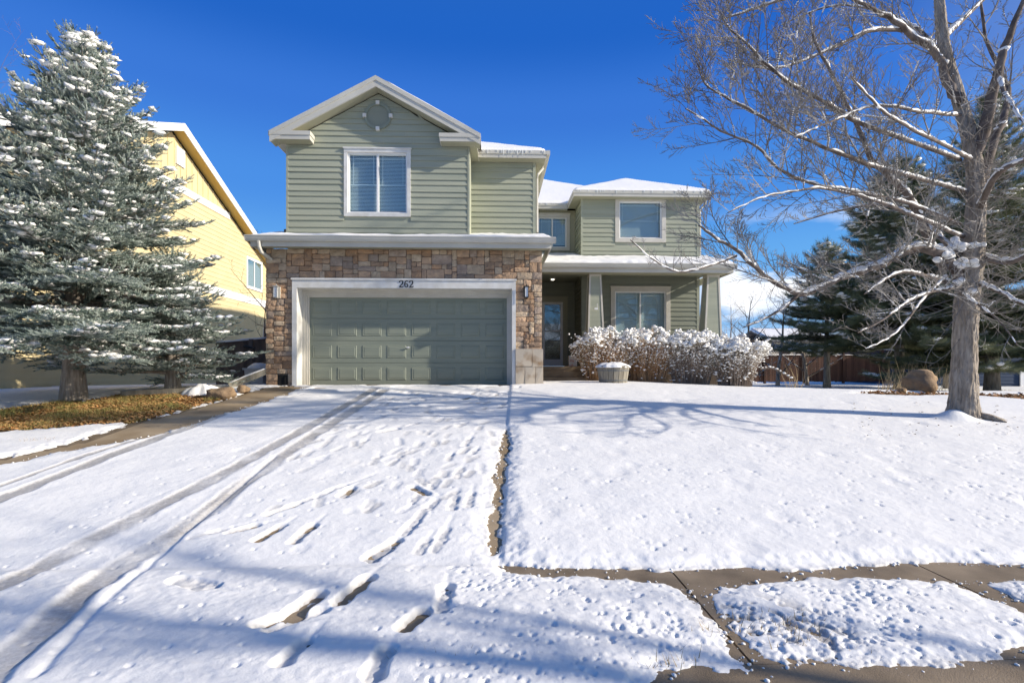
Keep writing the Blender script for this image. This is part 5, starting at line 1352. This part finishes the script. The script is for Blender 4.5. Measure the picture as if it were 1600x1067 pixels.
# fluted bark: radius varies round the trunk
def bark_tube(g, pts, rad, sides=20, amp=.05, seed=0):
    b = len(g.v); k = len(pts); rr = random.Random(seed); ph_ = [rr.uniform(0, 6) for _ in range(6)]
    for i, p in enumerate(pts):
        d = (pts[min(i+1, k-1)] - pts[max(i-1, 0)]).normalized(); a = d.cross(Vector((0, 1, 0))).normalized(); c = d.cross(a)
        for j in range(sides):
            t = 2*math.pi*j/sides; f = 1 + amp * (math.sin(5*t + ph_[0] + i*.35) * .5 + math.sin(9*t + ph_[1] - i*.5) * .35 + math.sin(3*t + ph_[2] + i*.2) * .5)
            if i == 0: f *= 1 + .22 * max(0, math.sin(4*t + ph_[3]))
            q = p + a * (rad[i] * f * math.cos(t)) + c * (rad[i] * f * math.sin(t)); g.v.append(tuple(q))
    for i in range(k - 1):
        for j in range(sides): g.f.append((b+i*sides+j, b+i*sides+(j+1) % sides, b+(i+1)*sides+(j+1) % sides, b+(i+1)*sides+j)); g.m.append(0)
def ridged_trunk(pts, rad, sides=84, step=.035):
    P_ = np.array([p[:] for p in pts]); L_ = np.concatenate([[0], np.cumsum(np.linalg.norm(np.diff(P_, axis=0), axis=1))]); n_ = int(L_[-1] / step)
    t = np.linspace(0, L_[-1], n_); C_ = np.stack([np.interp(t, L_, P_[:, k]) for k in range(3)], 1); R_ = np.interp(t, L_, rad)
    th_ = np.linspace(0, 2 * np.pi, sides, endpoint=False); TT, ZZ = np.meshgrid(th_, t); arc = np.abs(((TT / (2 * np.pi) * 2) % 2) - 1) * 1.4
    warp = vnoise(arc * 1.0, ZZ, .35, 71) * .05
    a_ = vnoise(arc + warp + 10 * (TT > np.pi), ZZ * .16, .030, 72); b_ = vnoise(arc + warp + 10 * (TT > np.pi), ZZ * .45, .018, 73); c_ = vnoise(arc, ZZ, .16, 74)
    rr = R_[:, None] * (1 + .05 * np.sin(3 * TT + ZZ * .8) + .03 * np.sin(5 * TT - ZZ * 1.3)) + (np.abs(a_) * -.055 + b_ * .022 + c_ * .02 + .012) * np.clip(R_[:, None] / .2, .3, 1)
    flare = np.exp(-np.maximum(ZZ - .1, 0) / .14); rr = rr * (1 + flare * (.04 + .20 * np.maximum(0, np.sin(4 * TT + .8))))
    V = np.stack([C_[:, 0:1] + rr * np.cos(TT), C_[:, 1:2] + rr * np.sin(TT), np.repeat(C_[:, 2:3], sides, 1)], -1).reshape(-1, 3)
    i = (np.arange(n_ - 1)[:, None] * sides + np.arange(sides)[None, :]).ravel(); jn = (np.arange(n_ - 1)[:, None] * sides + (np.arange(sides)[None, :] + 1) % sides).ravel()
    return np_mesh('trunk', V, np.stack([i, jn, jn + sides, i + sides], 1), True)
tr = ridged_trunk(trunk, rad)
obj('trunk', tr, M['bark'], maple, smooth=True)
LIMBS = [ # (points, start radius, depth offset at the tip, twig orders, side shoots)
 ([(1520, 255, 0), (1540, 190, -.1), (1556, 120, -.2), (1576, 60, -.3), (1600, 0, -.4), (1640, -90, -.5)], .115, 2, 12),
 ([(1526, 300, 0), (1560, 210, .2), (1575, 140, .5), (1540, 60, .9), (1530, -40, 1.2)], .085, 2, 10),
 ([(1500, 160, 0), (1478, 130, .1), (1466, 88, .1), (1428, 59, 0), (1404, 38, -.1), (1369, 17, -.2), (1334, 0, -.3), (1280, -30, -.4)], .085, 2, 14),
 ([(1411, 48, 0), (1362, 48, -.2), (1320, 66, -.3), (1275, 87, -.4), (1230, 104, -.5), (1189, 107, -.6), (1137, 94, -.7)], .035, 2, 16),
 ([(1476, 420, 0), (1449, 367, -.2), (1432, 330, -.3), (1414, 302, -.4), (1385, 272, -.5), (1362, 250, -.6), (1345, 208, -.7), (1320, 156, -.8), (1293, 104, -.9), (1272, 62, -1.0), (1265, 20, -1.0)], .075, 2, 17),
 ([(1500, 440, 0), (1478, 402, -.1), (1440, 388, -.2), (1400, 400, -.3), (1370, 417, -.4), (1320, 432, -.5), (1285, 447, -.6), (1250, 459, -.7), (1210, 440, -.8), (1180, 418, -.9), (1150, 390, -1.0), (1118, 372, -1.1), (1092, 352, -1.2)], .085, 2, 18),
 ([(1250, 459, -.7), (1225, 480, -.8), (1190, 500, -1.0), (1160, 512, -1.1)], .03, 1, 8),
 ([(1150, 400, -.9), (1108, 415, -1.2), (1060, 425, -1.4), (1020, 405, -1.6), (985, 375, -1.8)], .02, 1, 9),
 ([(1480, 440, 0), (1450, 432, -.4), (1420, 425, -.7), (1390, 432, -1.0), (1350, 460, -1.3)], .045, 2, 9),
 ([(1520, 250, 0), (1466, 222, -1.2), (1397, 187, -2.0), (1355, 149, -2.4), (1330, 120, -2.6)], .03, 2, 10),
 ([(1510, 300, 0), (1362, 258, -1.0), (1320, 243, -1.3), (1258, 218, -1.6), (1216, 198, -1.8), (1168, 170, -2.0), (1133, 152, -2.1), (1102, 132, -2.2), (1090, 100, -2.3)], .032, 2, 16),
 ([(1500, 250, 0), (1348, 194, -1.2), (1300, 166, -1.5), (1237, 132, -1.8), (1196, 100, -2.0), (1171, 73, -2.1), (1140, 45, -2.2), (1123, 17, -2.3)], .032, 2, 16),
 ([(1500, 350, 0), (1420, 318, -.5), (1340, 300, -.9), (1272, 288, -1.2), (1216, 263, -1.5), (1182, 229, -1.7), (1126, 205, -1.9), (1095, 184, -2.0), (1071, 170, -2.1)], .03, 2, 16),
 ([(1505, 370, 0), (1407, 329, -.9), (1362, 312, -1.1), (1293, 295, -1.3), (1244, 298, -1.5), (1189, 309, -1.7), (1137, 333, -1.8)], .03, 2, 15),
 ([(1500, 400, 0), (1440, 345, .6), (1380, 320, 1.2), (1310, 330, 1.8), (1240, 350, 2.2)], .05, 2, 12),
 ([(1530, 330, 0), (1560, 270, -.9), (1620, 250, -1.5), (1700, 270, -2.0)], .06, 2, 10),
 ([(1530, 400, 0), (1570, 410, -.4), (1620, 395, -.8), (1700, 380, -1.2)], .07, 2, 12),
 ([(1525, 440, 0), (1560, 455, -.6), (1610, 480, -1.2), (1650, 490, -1.5)], .045, 2, 10),
 ([(1490, 450, 0), (1460, 455, -.6), (1420, 470, -1.0), (1380, 500, -1.4), (1340, 520, -1.7)], .03, 2, 12),
 ([(1500, 455, 0), (1520, 470, -.9), (1560, 500, -1.5), (1590, 540, -1.9)], .022, 1, 10),
 ([(1480, 430, 0), (1440, 470, -.8), (1400, 520, -1.3), (1352, 545, -1.7)], .022, 1, 10),
 ([(1500, 180, 0), (1440, 175, -1.0), (1370, 165, -1.6), (1300, 190, -2.0), (1240, 215, -2.3)], .028, 2, 14),
 ([(1488, 125, .2), (1450, 60, .8), (1380, 20, 1.5), (1300, 10, 2.0), (1220, 40, 2.4)], .045, 2, 13),
 ([(1558, 118, -.2), (1590, 180, -1.0), (1640, 220, -1.6)], .04, 2, 9),
 ([(1460, -60, .5), (1380, -60, .2), (1280, -20, 0), (1190, 10, -.3), (1130, 30, -.4)], .06, 2, 14),
 ([(1474, 62, .3), (1520, 15, .7), (1580, -40, 1.2), (1640, -120, 1.5)], .05, 2, 10),
]
def snow_ridge(g, path, rads, r, keep=.85, hgt=1.0):
    fine = []
    for k in range(len(path) - 1):
        n_ = max(1, int((path[k + 1] - path[k]).length / .035))
        for q in range(n_): t = q / n_; fine.append((path[k].lerp(path[k + 1], t), rads[k] * (1 - t) + rads[k + 1] * t, abs((path[k + 1] - path[k]).normalized().z)))
    run, on, left = [], True, 0
    for k, (p, ra, st) in enumerate(fine):
        if left <= 0: on = r.random() < keep; left = r.randint(6, 22) if on else r.randint(2, 7)
        left -= 1
        if on and st < .80: run.append((p, ra, st))
        else:
            if len(run) > 3: _ridge(g, run, r, hgt)
            run = []
    if len(run) > 3: _ridge(g, run, r, hgt)
def _ridge(g, run, r, hgt):
    n_ = len(run); ph = [r.uniform(0, 6) for _ in range(3)]; pts, rr = [], []
    for k, (p, ra, st) in enumerate(run):
        e = min(1, (k + .4) / 3, (n_ - k - .6) / 3); w = ra * (.92 + .16 * math.sin(k * .55 + ph[0]) + .12 * math.sin(k * 1.3 + ph[1])) * (.35 + .65 * e) + .003
        pts.append(p + Vector((0, 0, ra * (.42 + .30 * hgt * (1 - st)) + .006 * math.sin(k * .8 + ph[2])))); rr.append(w)
    g.tube(pts, rr, 7)
tw_, SPm = Geo(), []
for pts, r0, orders, ns in LIMBS:
    lg = Geo(); path = smooth_path([MP(a, b, c) for a, b, c in pts], 4); n = len(path); rads = [r0 * (1 - .86 * (k / (n - 1)) ** .8) + .003 for k in range(n)]
    # small natural kinks
    for k in range(1, n - 1): path[k] += Vector((rt.uniform(-1, 1), rt.uniform(-1, 1), rt.uniform(-1, 1))) * rads[k] * .35
    lg.tube(path, rads, 8, cap=False); lb_ = obj('limb', lg, M['branch'], maple, smooth=True)
    sg = Geo(); snow_ridge(sg, path, rads, rt, .88 if r0 >= .045 else .62, 1.3 if r0 >= .07 else 1.0)
    if sg.v: obj('snow', sg, M['snow'], lb_, smooth=True, kind='stuff')
    snow_line(path, rads, SPm, rt, .25, .9)
    ramify(tw_, path, rads, rt, orders, int(ns * 1.45), .25, .72, SPm, .22, .12, Vector((0, -.1, .25)))
# crowded water shoots about the fork
for k in range(170):
    p = trunk[min(len(trunk) - 1, 9 + rt.randint(0, 16))] + Vector((rt.uniform(-.18, .18), rt.uniform(-.2, .1), rt.uniform(-.1, .1)))
    d = Vector((rt.uniform(-1, 1), rt.uniform(-1, .3), rt.uniform(-.8, .5))).normalized()
    q, w, _ = twig_run(tw_, p, d, rt.uniform(.5, 1.5), rt.uniform(.004, .009), rt, n=7, bend=.9, lift=.25)
    ramify(tw_, q, w, rt, 0, 5, .4, .9)
obj('twigs', tw_, M['twig'], maple, kind='stuff')
# snow caught in the fork and lumps along the branches
FK = []
for px, py, s_ in ((1492, 382, 1.2), (1503, 410, 1.1), (1478, 398, 1.0), (1498, 440, .5), (1515, 455, .5), (1525, 382, .7)):
    for _ in range(int(11 * s_)):
        c_ = MP(px, py, -.13); FK.append((c_ + Vector((rt.gauss(0, .07 * s_), rt.gauss(0, .04), rt.gauss(0, .035 * s_))), rt.uniform(.035, .07)))
snow_from(SPm, 'branch_snow', maple, 77)
V, Fq = blobs(np.array([p[:] for p, _ in FK]), np.array([(q * 1.3, q, q * .85) for _, q in FK]), 78, .16, True); obj('fork_snow', np_mesh('fork_snow', V, Fq, True), M['snow'], maple, kind='stuff')
rootg = Geo()
for k, (dx, dy, L) in enumerate(((.5, -.25, .55), (.3, -.5, .4), (-.5, -.3, .35))):
    p0 = Vector((mb[0] + dx * .3, mb[1] + dy * .3, mb[2] + .10)); p1 = Vector((mb[0] + dx * 1.1, mb[1] + dy * .9, mb[2] + .015)); rootg.tube([p0, p0.lerp(p1, .5) + Vector((0, 0, .02)), p1], [.07, .045, .015], 8)
obj('roots', rootg, M['bark'], maple, smooth=True)

def bare_tree(name, base, H, seed, label, r0=.18, n_limbs=9, sub=9, orders=2, spread=.9, snow=False, m_t=None, m_b=None, group=None, crown_from=.3, limb_len=.55, cat='tree', lift=.2):
    r = random.Random(seed); t_ = thing(name, base, label, cat, group); g = Geo(); b = Vector(base)
    pts = [b + Vector((0, 0, -.15))]; d = Vector((r.uniform(-.06, .06), r.uniform(-.06, .06), 1)); p = pts[0]
    for k in range(9): d = (d + Vector((r.uniform(-.09, .09), r.uniform(-.09, .09), .1))).normalized(); p = p + d * (H / 9); pts.append(p.copy())
    rads = [r0 * (1.2 if k == 0 else 1 - .95 * (k / 9)) + .004 for k in range(10)]; pts = smooth_path(pts, 2); rads = list(np.interp(np.linspace(0, 1, len(pts)), np.linspace(0, 1, 10), rads))
    bark_tube(g, pts, rads, 10, .04, seed); obj('trunk', g, m_t or M['bark'], t_, smooth=True)
    tg, SP = Geo(), []
    for k in range(n_limbs):
        u = crown_from + (1 - crown_from) * (k + r.random() * .5) / n_limbs; p, _ = along(pts, min(u, .98)); a = k * 2.4 + r.uniform(-.4, .4)
        dd = Vector((math.cos(a) * spread, math.sin(a) * spread, .55 + .5 * u)); L = H * limb_len * (1.1 - .6 * u) * r.uniform(.8, 1.15)
        q, w, _ = twig_run(tg, p, dd, L, max(.01, rads[min(int(u * len(rads)), len(rads) - 1)] * .55), r, n=9, bend=.35, lift=lift, sides=5)
        if snow: snow_line(q, w, SP, r, .5)
        ramify(tg, q, w, r, orders, sub, .38, 1.0, SP if snow else None, lift)
    obj('branches', tg, m_b or M['branch'], t_, kind='stuff')
    if snow: snow_from(SP, 'branch_snow', t_, seed)
    return t_
# thin tree behind the side fence
x = HX(405, 17.2); bare_tree('bare_sapling', (x, 17.2, -.7), 4.6, 33, 'small leafless tree behind the side fence in front of the yellow wall', .06, 10, 8, 1, .8, True, crown_from=.2, limb_len=.5)
# trees past the brown fence
M['twig_dark'] = mat('dark_far_twig', (.13, .10, .08), .9, (.22, .17, .13), 2.0); M['twig_tan'] = mat('tan_far_twig', (.36, .25, .17), .9)
for (px, Y, H, sd, lab, mm) in ((1172, 27, 4.6, 41, 'snow dusted leafless tree just right of the porch post', 'twig_tan'), (1215, 29, 5.0, 42, 'dark leafless tree over the left part of the brown fence', 'twig_dark'),
                                (1262, 30, 4.4, 43, 'low dark tree against the brown fence beside the pine', 'twig_dark'), (1140, 40, 5.6, 44, 'far tan leafless tree seen past the porch corner', 'twig_tan')):
    x = HX(px, Y); bare_tree('bare_tree', (x, Y, float(zg(x, Y))), H, sd, lab, .11, 12, 9, 1, 1.0, True, m_b=M[mm], crown_from=.12, limb_len=.55)
x = HX(-10, 24); bare_tree('bare_tree', (-24.5, 26, -.8), 13.5, 51, 'reddish leafless tree far off at the left edge of the sky', .2, 11, 9, 1, .9, m_b=mat('reddish_twig', (.22, .12, .10), .9))
# street trees by the camera whose shadows cross the snow
def E_tree(nm, x, y, H, sd, lab): return bare_tree(nm, (x, y, -1.62), H, sd, lab, .2, 11, 12, 1, .8, crown_from=.34)
E_tree('street_tree', 9.4, .6, 7.8, 61, 'leafless street tree standing off the right side of the photo by the kerb')
for k, (x, y, H, sd) in enumerate(((-7, -16, 9, 62), (3.5, -15, 8, 63))):
    bare_tree('street_tree', (x, y, -1.65), H, sd, ['leafless tree across the street in front of the brown house, nearer the driveway side', 'leafless tree across the street, mirrored dark in the front door glass'][k], .2, 9, 7, 1, .9, crown_from=.25)
# house across the street, only ever seen as a reflection
oh = thing('street_house', (0, -26, -1.6), 'brown house across the street that shows only as a dark reflection', 'house')
g = Geo(); g.box(-9, 8, -32, -25, -1.7, 3.2); obj('wall', g, mat('brown_wall', (.20, .15, .11), .8), oh)
g = Geo(); slab(g, [(-9.6, -24.4, 3.2), (-9.6, -28.5, 5.2), (8.6, -28.5, 5.2), (8.6, -24.4, 3.2)], .2); slab(g, [(-9.6, -28.5, 5.2), (-9.6, -32.6, 3.2), (8.6, -32.6, 3.2), (8.6, -28.5, 5.2)], .2); obj('roof', g, M['snow'], oh)

# ------------------------------------------------------------------ snowy shrubs before the porch
def shrub(px, Y, w, h, seed, label, mt, n=360, snow_n=1500):
    x = HX(px, Y); z = float(zg(x, Y)); r = random.Random(seed); t_ = thing('snowy_shrub', (x, Y, z), label, 'shrub', 'snowy shrubs in front of the porch'); g = Geo(); tips = []
    for k in range(n):
        a = r.uniform(0, 6.283); rr = r.random() ** .6; out = Vector((math.cos(a) * rr, math.sin(a) * rr * .75, 0))
        top = Vector((x + out.x * w, Y + out.y * w, z + h * (1.0 - .28 * rr * rr) * r.uniform(.72, 1.04))); b0 = Vector((x + out.x * w * .50, Y + out.y * w * .40, z - .02))
        mid = b0.lerp(top, .5) + Vector((-out.x * .1, -out.y * .1, .06)) + Vector((r.uniform(-.05, .05), r.uniform(-.05, .05), 0))
        pts = smooth_path([b0, mid, top], 3); g.tube(pts, [.008 * (1 - .75 * q / 6) for q in range(len(pts))], 3, cap=False)
        ramify(g, pts, [.006] * len(pts), r, 0, 7, .22, .8, None, .3, .25)
        tips.append(top)
        for _ in range(9):
            u_ = .25 + .75 * r.random() ** .6; q_, d_ = along(pts, u_); s_ = r.uniform(.006, .020) * (.5 + .7 * u_)
            o_ = Vector((r.gauss(0, .05), r.gauss(0, .04), r.gauss(0, .02))) * (1 if r.random() < .6 else .2); tips.append((q_ + o_, s_))
    obj('stems', g, mt, t_, kind='stuff')
    Pos, S = [], []
    nr = random.Random(seed + 1)
    for t_p in tips:
        if isinstance(t_p, tuple): Pos.append(t_p[0][:]); S.append((t_p[1] * nr.uniform(.8, 1.9), t_p[1], t_p[1] * .75))
    for k in range(snow_n):
        a = nr.uniform(0, 6.283); rr = nr.random() ** .55; px_, py_ = math.cos(a) * rr * w * 1.02, math.sin(a) * rr * w * .8
        lump = float(vnoise(px_, py_, .26, seed)) * .34 + float(vnoise(px_, py_, .09, seed + 1)) * .10
        if lump < -.05 and nr.random() < .85: continue
        zz = z + h * (1 - .26 * rr * rr) + lump + nr.uniform(-.05, .03) - .03
        Pos.append((x + px_, Y + py_, zz)); q = nr.uniform(.010, .048); S.append((q * nr.uniform(.9, 1.7), q * nr.uniform(.7, 1), q * nr.uniform(.5, .95)))
    for k in range(int(snow_n * .10)):       # scraps held lower down
        a = nr.uniform(0, 6.283); rr = nr.uniform(.7, 1.05); zz = .95 - .85 * nr.random() ** 1.3
        Pos.append((x + math.cos(a) * w * rr * (.5 + .5 * zz), Y + math.sin(a) * w * .75 * rr * (.5 + .5 * zz), z + h * zz)); q = nr.uniform(.012, .04); S.append((q * nr.uniform(.9, 2.2), q * .8, q * .7))
    V, Fq = blobs(np.array(Pos), np.array(S), seed, .95); obj('snow_clumps', np_mesh('snow_clumps', V, Fq, True), M['snow'], t_, kind='stuff')
    return t_
M['twig_grey'] = mat('grey_shrub_twig', (.26, .20, .15), .9, (.38, .31, .25), 3.0)
shrub(942, 14.9, .92, 1.42, 91, 'leftmost snowy shrub, orange brown stems behind the barrel planter', M['twig_brown'])
shrub(1012, 15.0, 1.0, 1.52, 92, 'second snowy shrub under the porch window', M['twig_brown'])
shrub(1080, 14.8, .98, 1.48, 93, 'third snowy shrub below the right porch post', M['twig_grey'])
shrub(1150, 14.4, .88, 1.36, 94, 'rightmost snowy shrub with drooping frosted twigs', M['twig_grey'], snow_n=1900)
# low dark footing bed behind shrubs, fallen branches, dry stalks
g = Geo(); r_ = random.Random(4)
pz = lambda x, y: float(zg(x, y)) + .06
p0 = P(1188, 576, 14.2); pts = smooth_path([p0, P(1205, 574, 14.2), P(1222, 582, 14.1), P(1238, 592, 14.0)], 3); g.tube(pts, [.035, .035, .033, .03, .03, .028, .025, .022, .018, .012][:len(pts)], 6)
ramify(g, pts, [.02] * len(pts), r_, 0, 6, .35); fbr = obj('fallen_branch', g, M['branch'], label='fallen snowy branch arching beside the rightmost shrub', category='branch')
SPb = []; snow_line(pts, [.03] * len(pts), SPb, r_, 3.0, 1.0); snow_from(SPb, 'snow', fbr, 5)
def stalks(px, py, Y, n, h, spread, seed, name, label, m):
    c = P(px, py, Y); r = random.Random(seed); z = float(zg(c.x, Y)); g = Geo()
    for k in range(n):
        b = Vector((c.x + r.uniform(-spread, spread), Y + r.uniform(-.3, .3), z + .02)); d = Vector((r.uniform(-.5, .5), r.uniform(-.3, .3), 1))
        twig_run(g, b, d, h * r.uniform(.5, 1.1), .007, r, n=4, bend=.4, lift=-.1)
    return obj(name, g, m, label=label, category='plant')
stalks(1425, 590, 17.5, 70, 1.1, .9, 1, 'dry_grass_clump', 'tall clump of dry straw grass behind the boulder', M['straw'])
stalks(1243, 592, 18.0, 14, 1.0, .22, 2, 'dry_stalks', 'few thin dry stalks standing left in front of the brown fence', M['straw'])
stalks(1392, 608, 15.2, 26, .35, .35, 3, 'dry_weeds', 'low pale weeds left of the big boulder', M['straw'])

# ------------------------------------------------------------------ leaf bed, grass, mulch
def scatter_in(poly, n, seed):
    r = np.random.default_rng(seed); x0, y0 = poly.min(0); x1, y1 = poly.max(0); out = []
    while len(out) < n:
        x, y = r.uniform(x0, x1, 4000), r.uniform(y0, y1, 4000); d = sdf_poly(x, y, poly, .5); k = d < 0.02; out += list(zip(x[k], y[k]))
    return np.array(out[:n])
pts = scatter_in(B_GRASS, 26000, 5); dens = vnoise(pts[:, 0], pts[:, 1], .5, 7); pts = pts[dens > -.22]
r = np.random.default_rng(6); n = len(pts)
b0 = np.stack([pts[:, 0], pts[:, 1], zg(pts[:, 0], pts[:, 1]) - .012], 1); hgt = r.uniform(.03, .10, n) * (1 + vnoise(pts[:, 0], pts[:, 1], .6, 8)); a = r.uniform(0, 6.283, n); ln = r.uniform(.2, 1.1, n)
tip = b0 + np.stack([np.cos(a) * hgt * ln, np.sin(a) * hgt * ln, hgt], 1); sd = np.stack([-np.sin(a), np.cos(a), np.zeros(n)], 1) * .006
V = np.stack([b0 - sd, b0 + sd, tip], 1).reshape(-1, 3); obj('grass', np_mesh('grass', V, np.arange(n * 3).reshape(-1, 3)), M['grass'], kind='stuff', label='dry yellow green grass in the bed by the driveway', category='grass')
def leaf_litter(name, poly, n, seed, m, size, z0, label):
    pts = scatter_in(poly, n, seed); r = np.random.default_rng(seed); n = len(pts)
    c = np.stack([pts[:, 0], pts[:, 1], zg(pts[:, 0], pts[:, 1]) + z0 + r.uniform(0, .035, n)], 1); a = r.uniform(0, 6.283, n); t = r.uniform(-.7, .7, n); t2 = r.uniform(-.7, .7, n); s_ = r.uniform(.5, 1.2, n) * size
    e1 = np.stack([np.cos(a), np.sin(a), t], 1) * s_[:, None]; e2 = np.stack([-np.sin(a), np.cos(a), t2], 1) * s_[:, None] * .6
    V = np.stack([c - e1, c + e2, c + e1, c - e2], 1).reshape(-1, 3); return obj(name, np_mesh(name, V, np.arange(n * 4).reshape(-1, 4)), m, kind='stuff', label=label, category='leaves')
leaf_litter('leaves', B_GRASS, 14000, 15, M['leaf'], .034, .0, 'fallen orange brown leaves strewn over the grass bed')
leaf_litter('mulch', B_MULCH, 9000, 16, M['mulch'], .05, .0, 'orange wood mulch and leaves right of the maple trunk')
far_left = poly_px([(-300, 604), (60, 606), (150, 604), (120, 599), (-300, 597)])
leaf_litter('leaves', far_left, 9000, 18, M['mulch'], .09, .06, 'far strip of orange leaves under the spruce at the left edge')
# leaves scattered on the snow near the maple
pts = []
rl_ = random.Random(8)
g = Geo()
for _ in range(60):
    px, py = rl_.uniform(1330, 1600), rl_.uniform(628, 690); x, y = G(px, py); z = float(zg(x, y)) + .075; a = rl_.uniform(0, 6.28); s_ = rl_.uniform(.012, .03)
    g.add([(x + s_*math.cos(a), y + s_*math.sin(a), z), (x - s_*math.sin(a)*.6, y + s_*math.cos(a)*.6, z + .012), (x - s_*math.cos(a), y - s_*math.sin(a), z), (x + s_*math.sin(a)*.6, y - s_*math.cos(a)*.6, z + .005)], [(0, 1, 2, 3)])
obj('leaves', g, M['soil'], kind='stuff', label='dark dead leaves dotted on the snow left of the maple', category='leaves')

# dry grass tips standing through the thin snow
r = np.random.default_rng(44); spots = [G(1535, 672), G(1560, 682), G(1590, 690), G(1225, 985), G(1240, 995), G(1205, 970), G(1260, 1010), G(1050, 1045), G(300, 668), G(150, 655), G(60, 690), G(1420, 640), G(1130, 990), G(690, 1030)]
c = np.array(spots)[r.integers(0, len(spots), 900)]; x = c[:, 0] + r.normal(0, .13, 900); y = c[:, 1] + r.normal(0, .06, 900); n = 420; x = x[:n]; y = y[:n]
b0 = np.stack([x, y, zg(x, y) + .01], 1); hgt = r.uniform(.03, .075, n); a = r.uniform(0, 6.283, n); ln = r.uniform(.2, 1.2, n)
tip = b0 + np.stack([np.cos(a) * hgt * ln, np.sin(a) * hgt * ln, hgt], 1); sd = np.stack([-np.sin(a), np.cos(a), np.zeros(n)], 1) * .0028
V = np.stack([b0 - sd, b0 + sd, tip], 1).reshape(-1, 3); obj('grass_tips', np_mesh('grass_tips', V, np.arange(n * 3).reshape(-1, 3)), M['straw'], kind='stuff', label='thin straw grass tips poking up through the snow', category='grass')

# crumbs of snow lying loose along the melted edges
r = np.random.default_rng(52); cp = []; cs = []
for poly, n in ((B_WALK, 260), (B_CRACK, 50), (B_CRACK2, 30), (B_BOTTOM, 130), (B_GAP, 110), (B_CONC, 200), (B_BOT2, 30)):
    x0, y0 = poly.min(0); x1, y1 = poly.max(0); x = r.uniform(x0, x1, 60000); y = r.uniform(y0, y1, 60000); d = sdf_poly(x, y, poly, .5)
    k = np.where((d < .04) & (d > -.10) & (r.random(60000) < np.exp(-np.abs(d) / .03)))[0][:n]
    s_ = .0025 + .011 * r.random(len(k)) ** 3
    cp.append(np.stack([x[k], y[k], zg(x[k], y[k]) + .004 + s_ * .5], 1)); cs.append(np.stack([s_ * 1.3, s_, s_ * .8], 1))
V, Fq = blobs(np.concatenate(cp), np.concatenate(cs), 53, .8); obj('snow_crumbs', np_mesh('snow_crumbs', V, Fq, True), M['snow'], kind='stuff', label='crumbs of snow scattered along the bare concrete edges', category='snow')
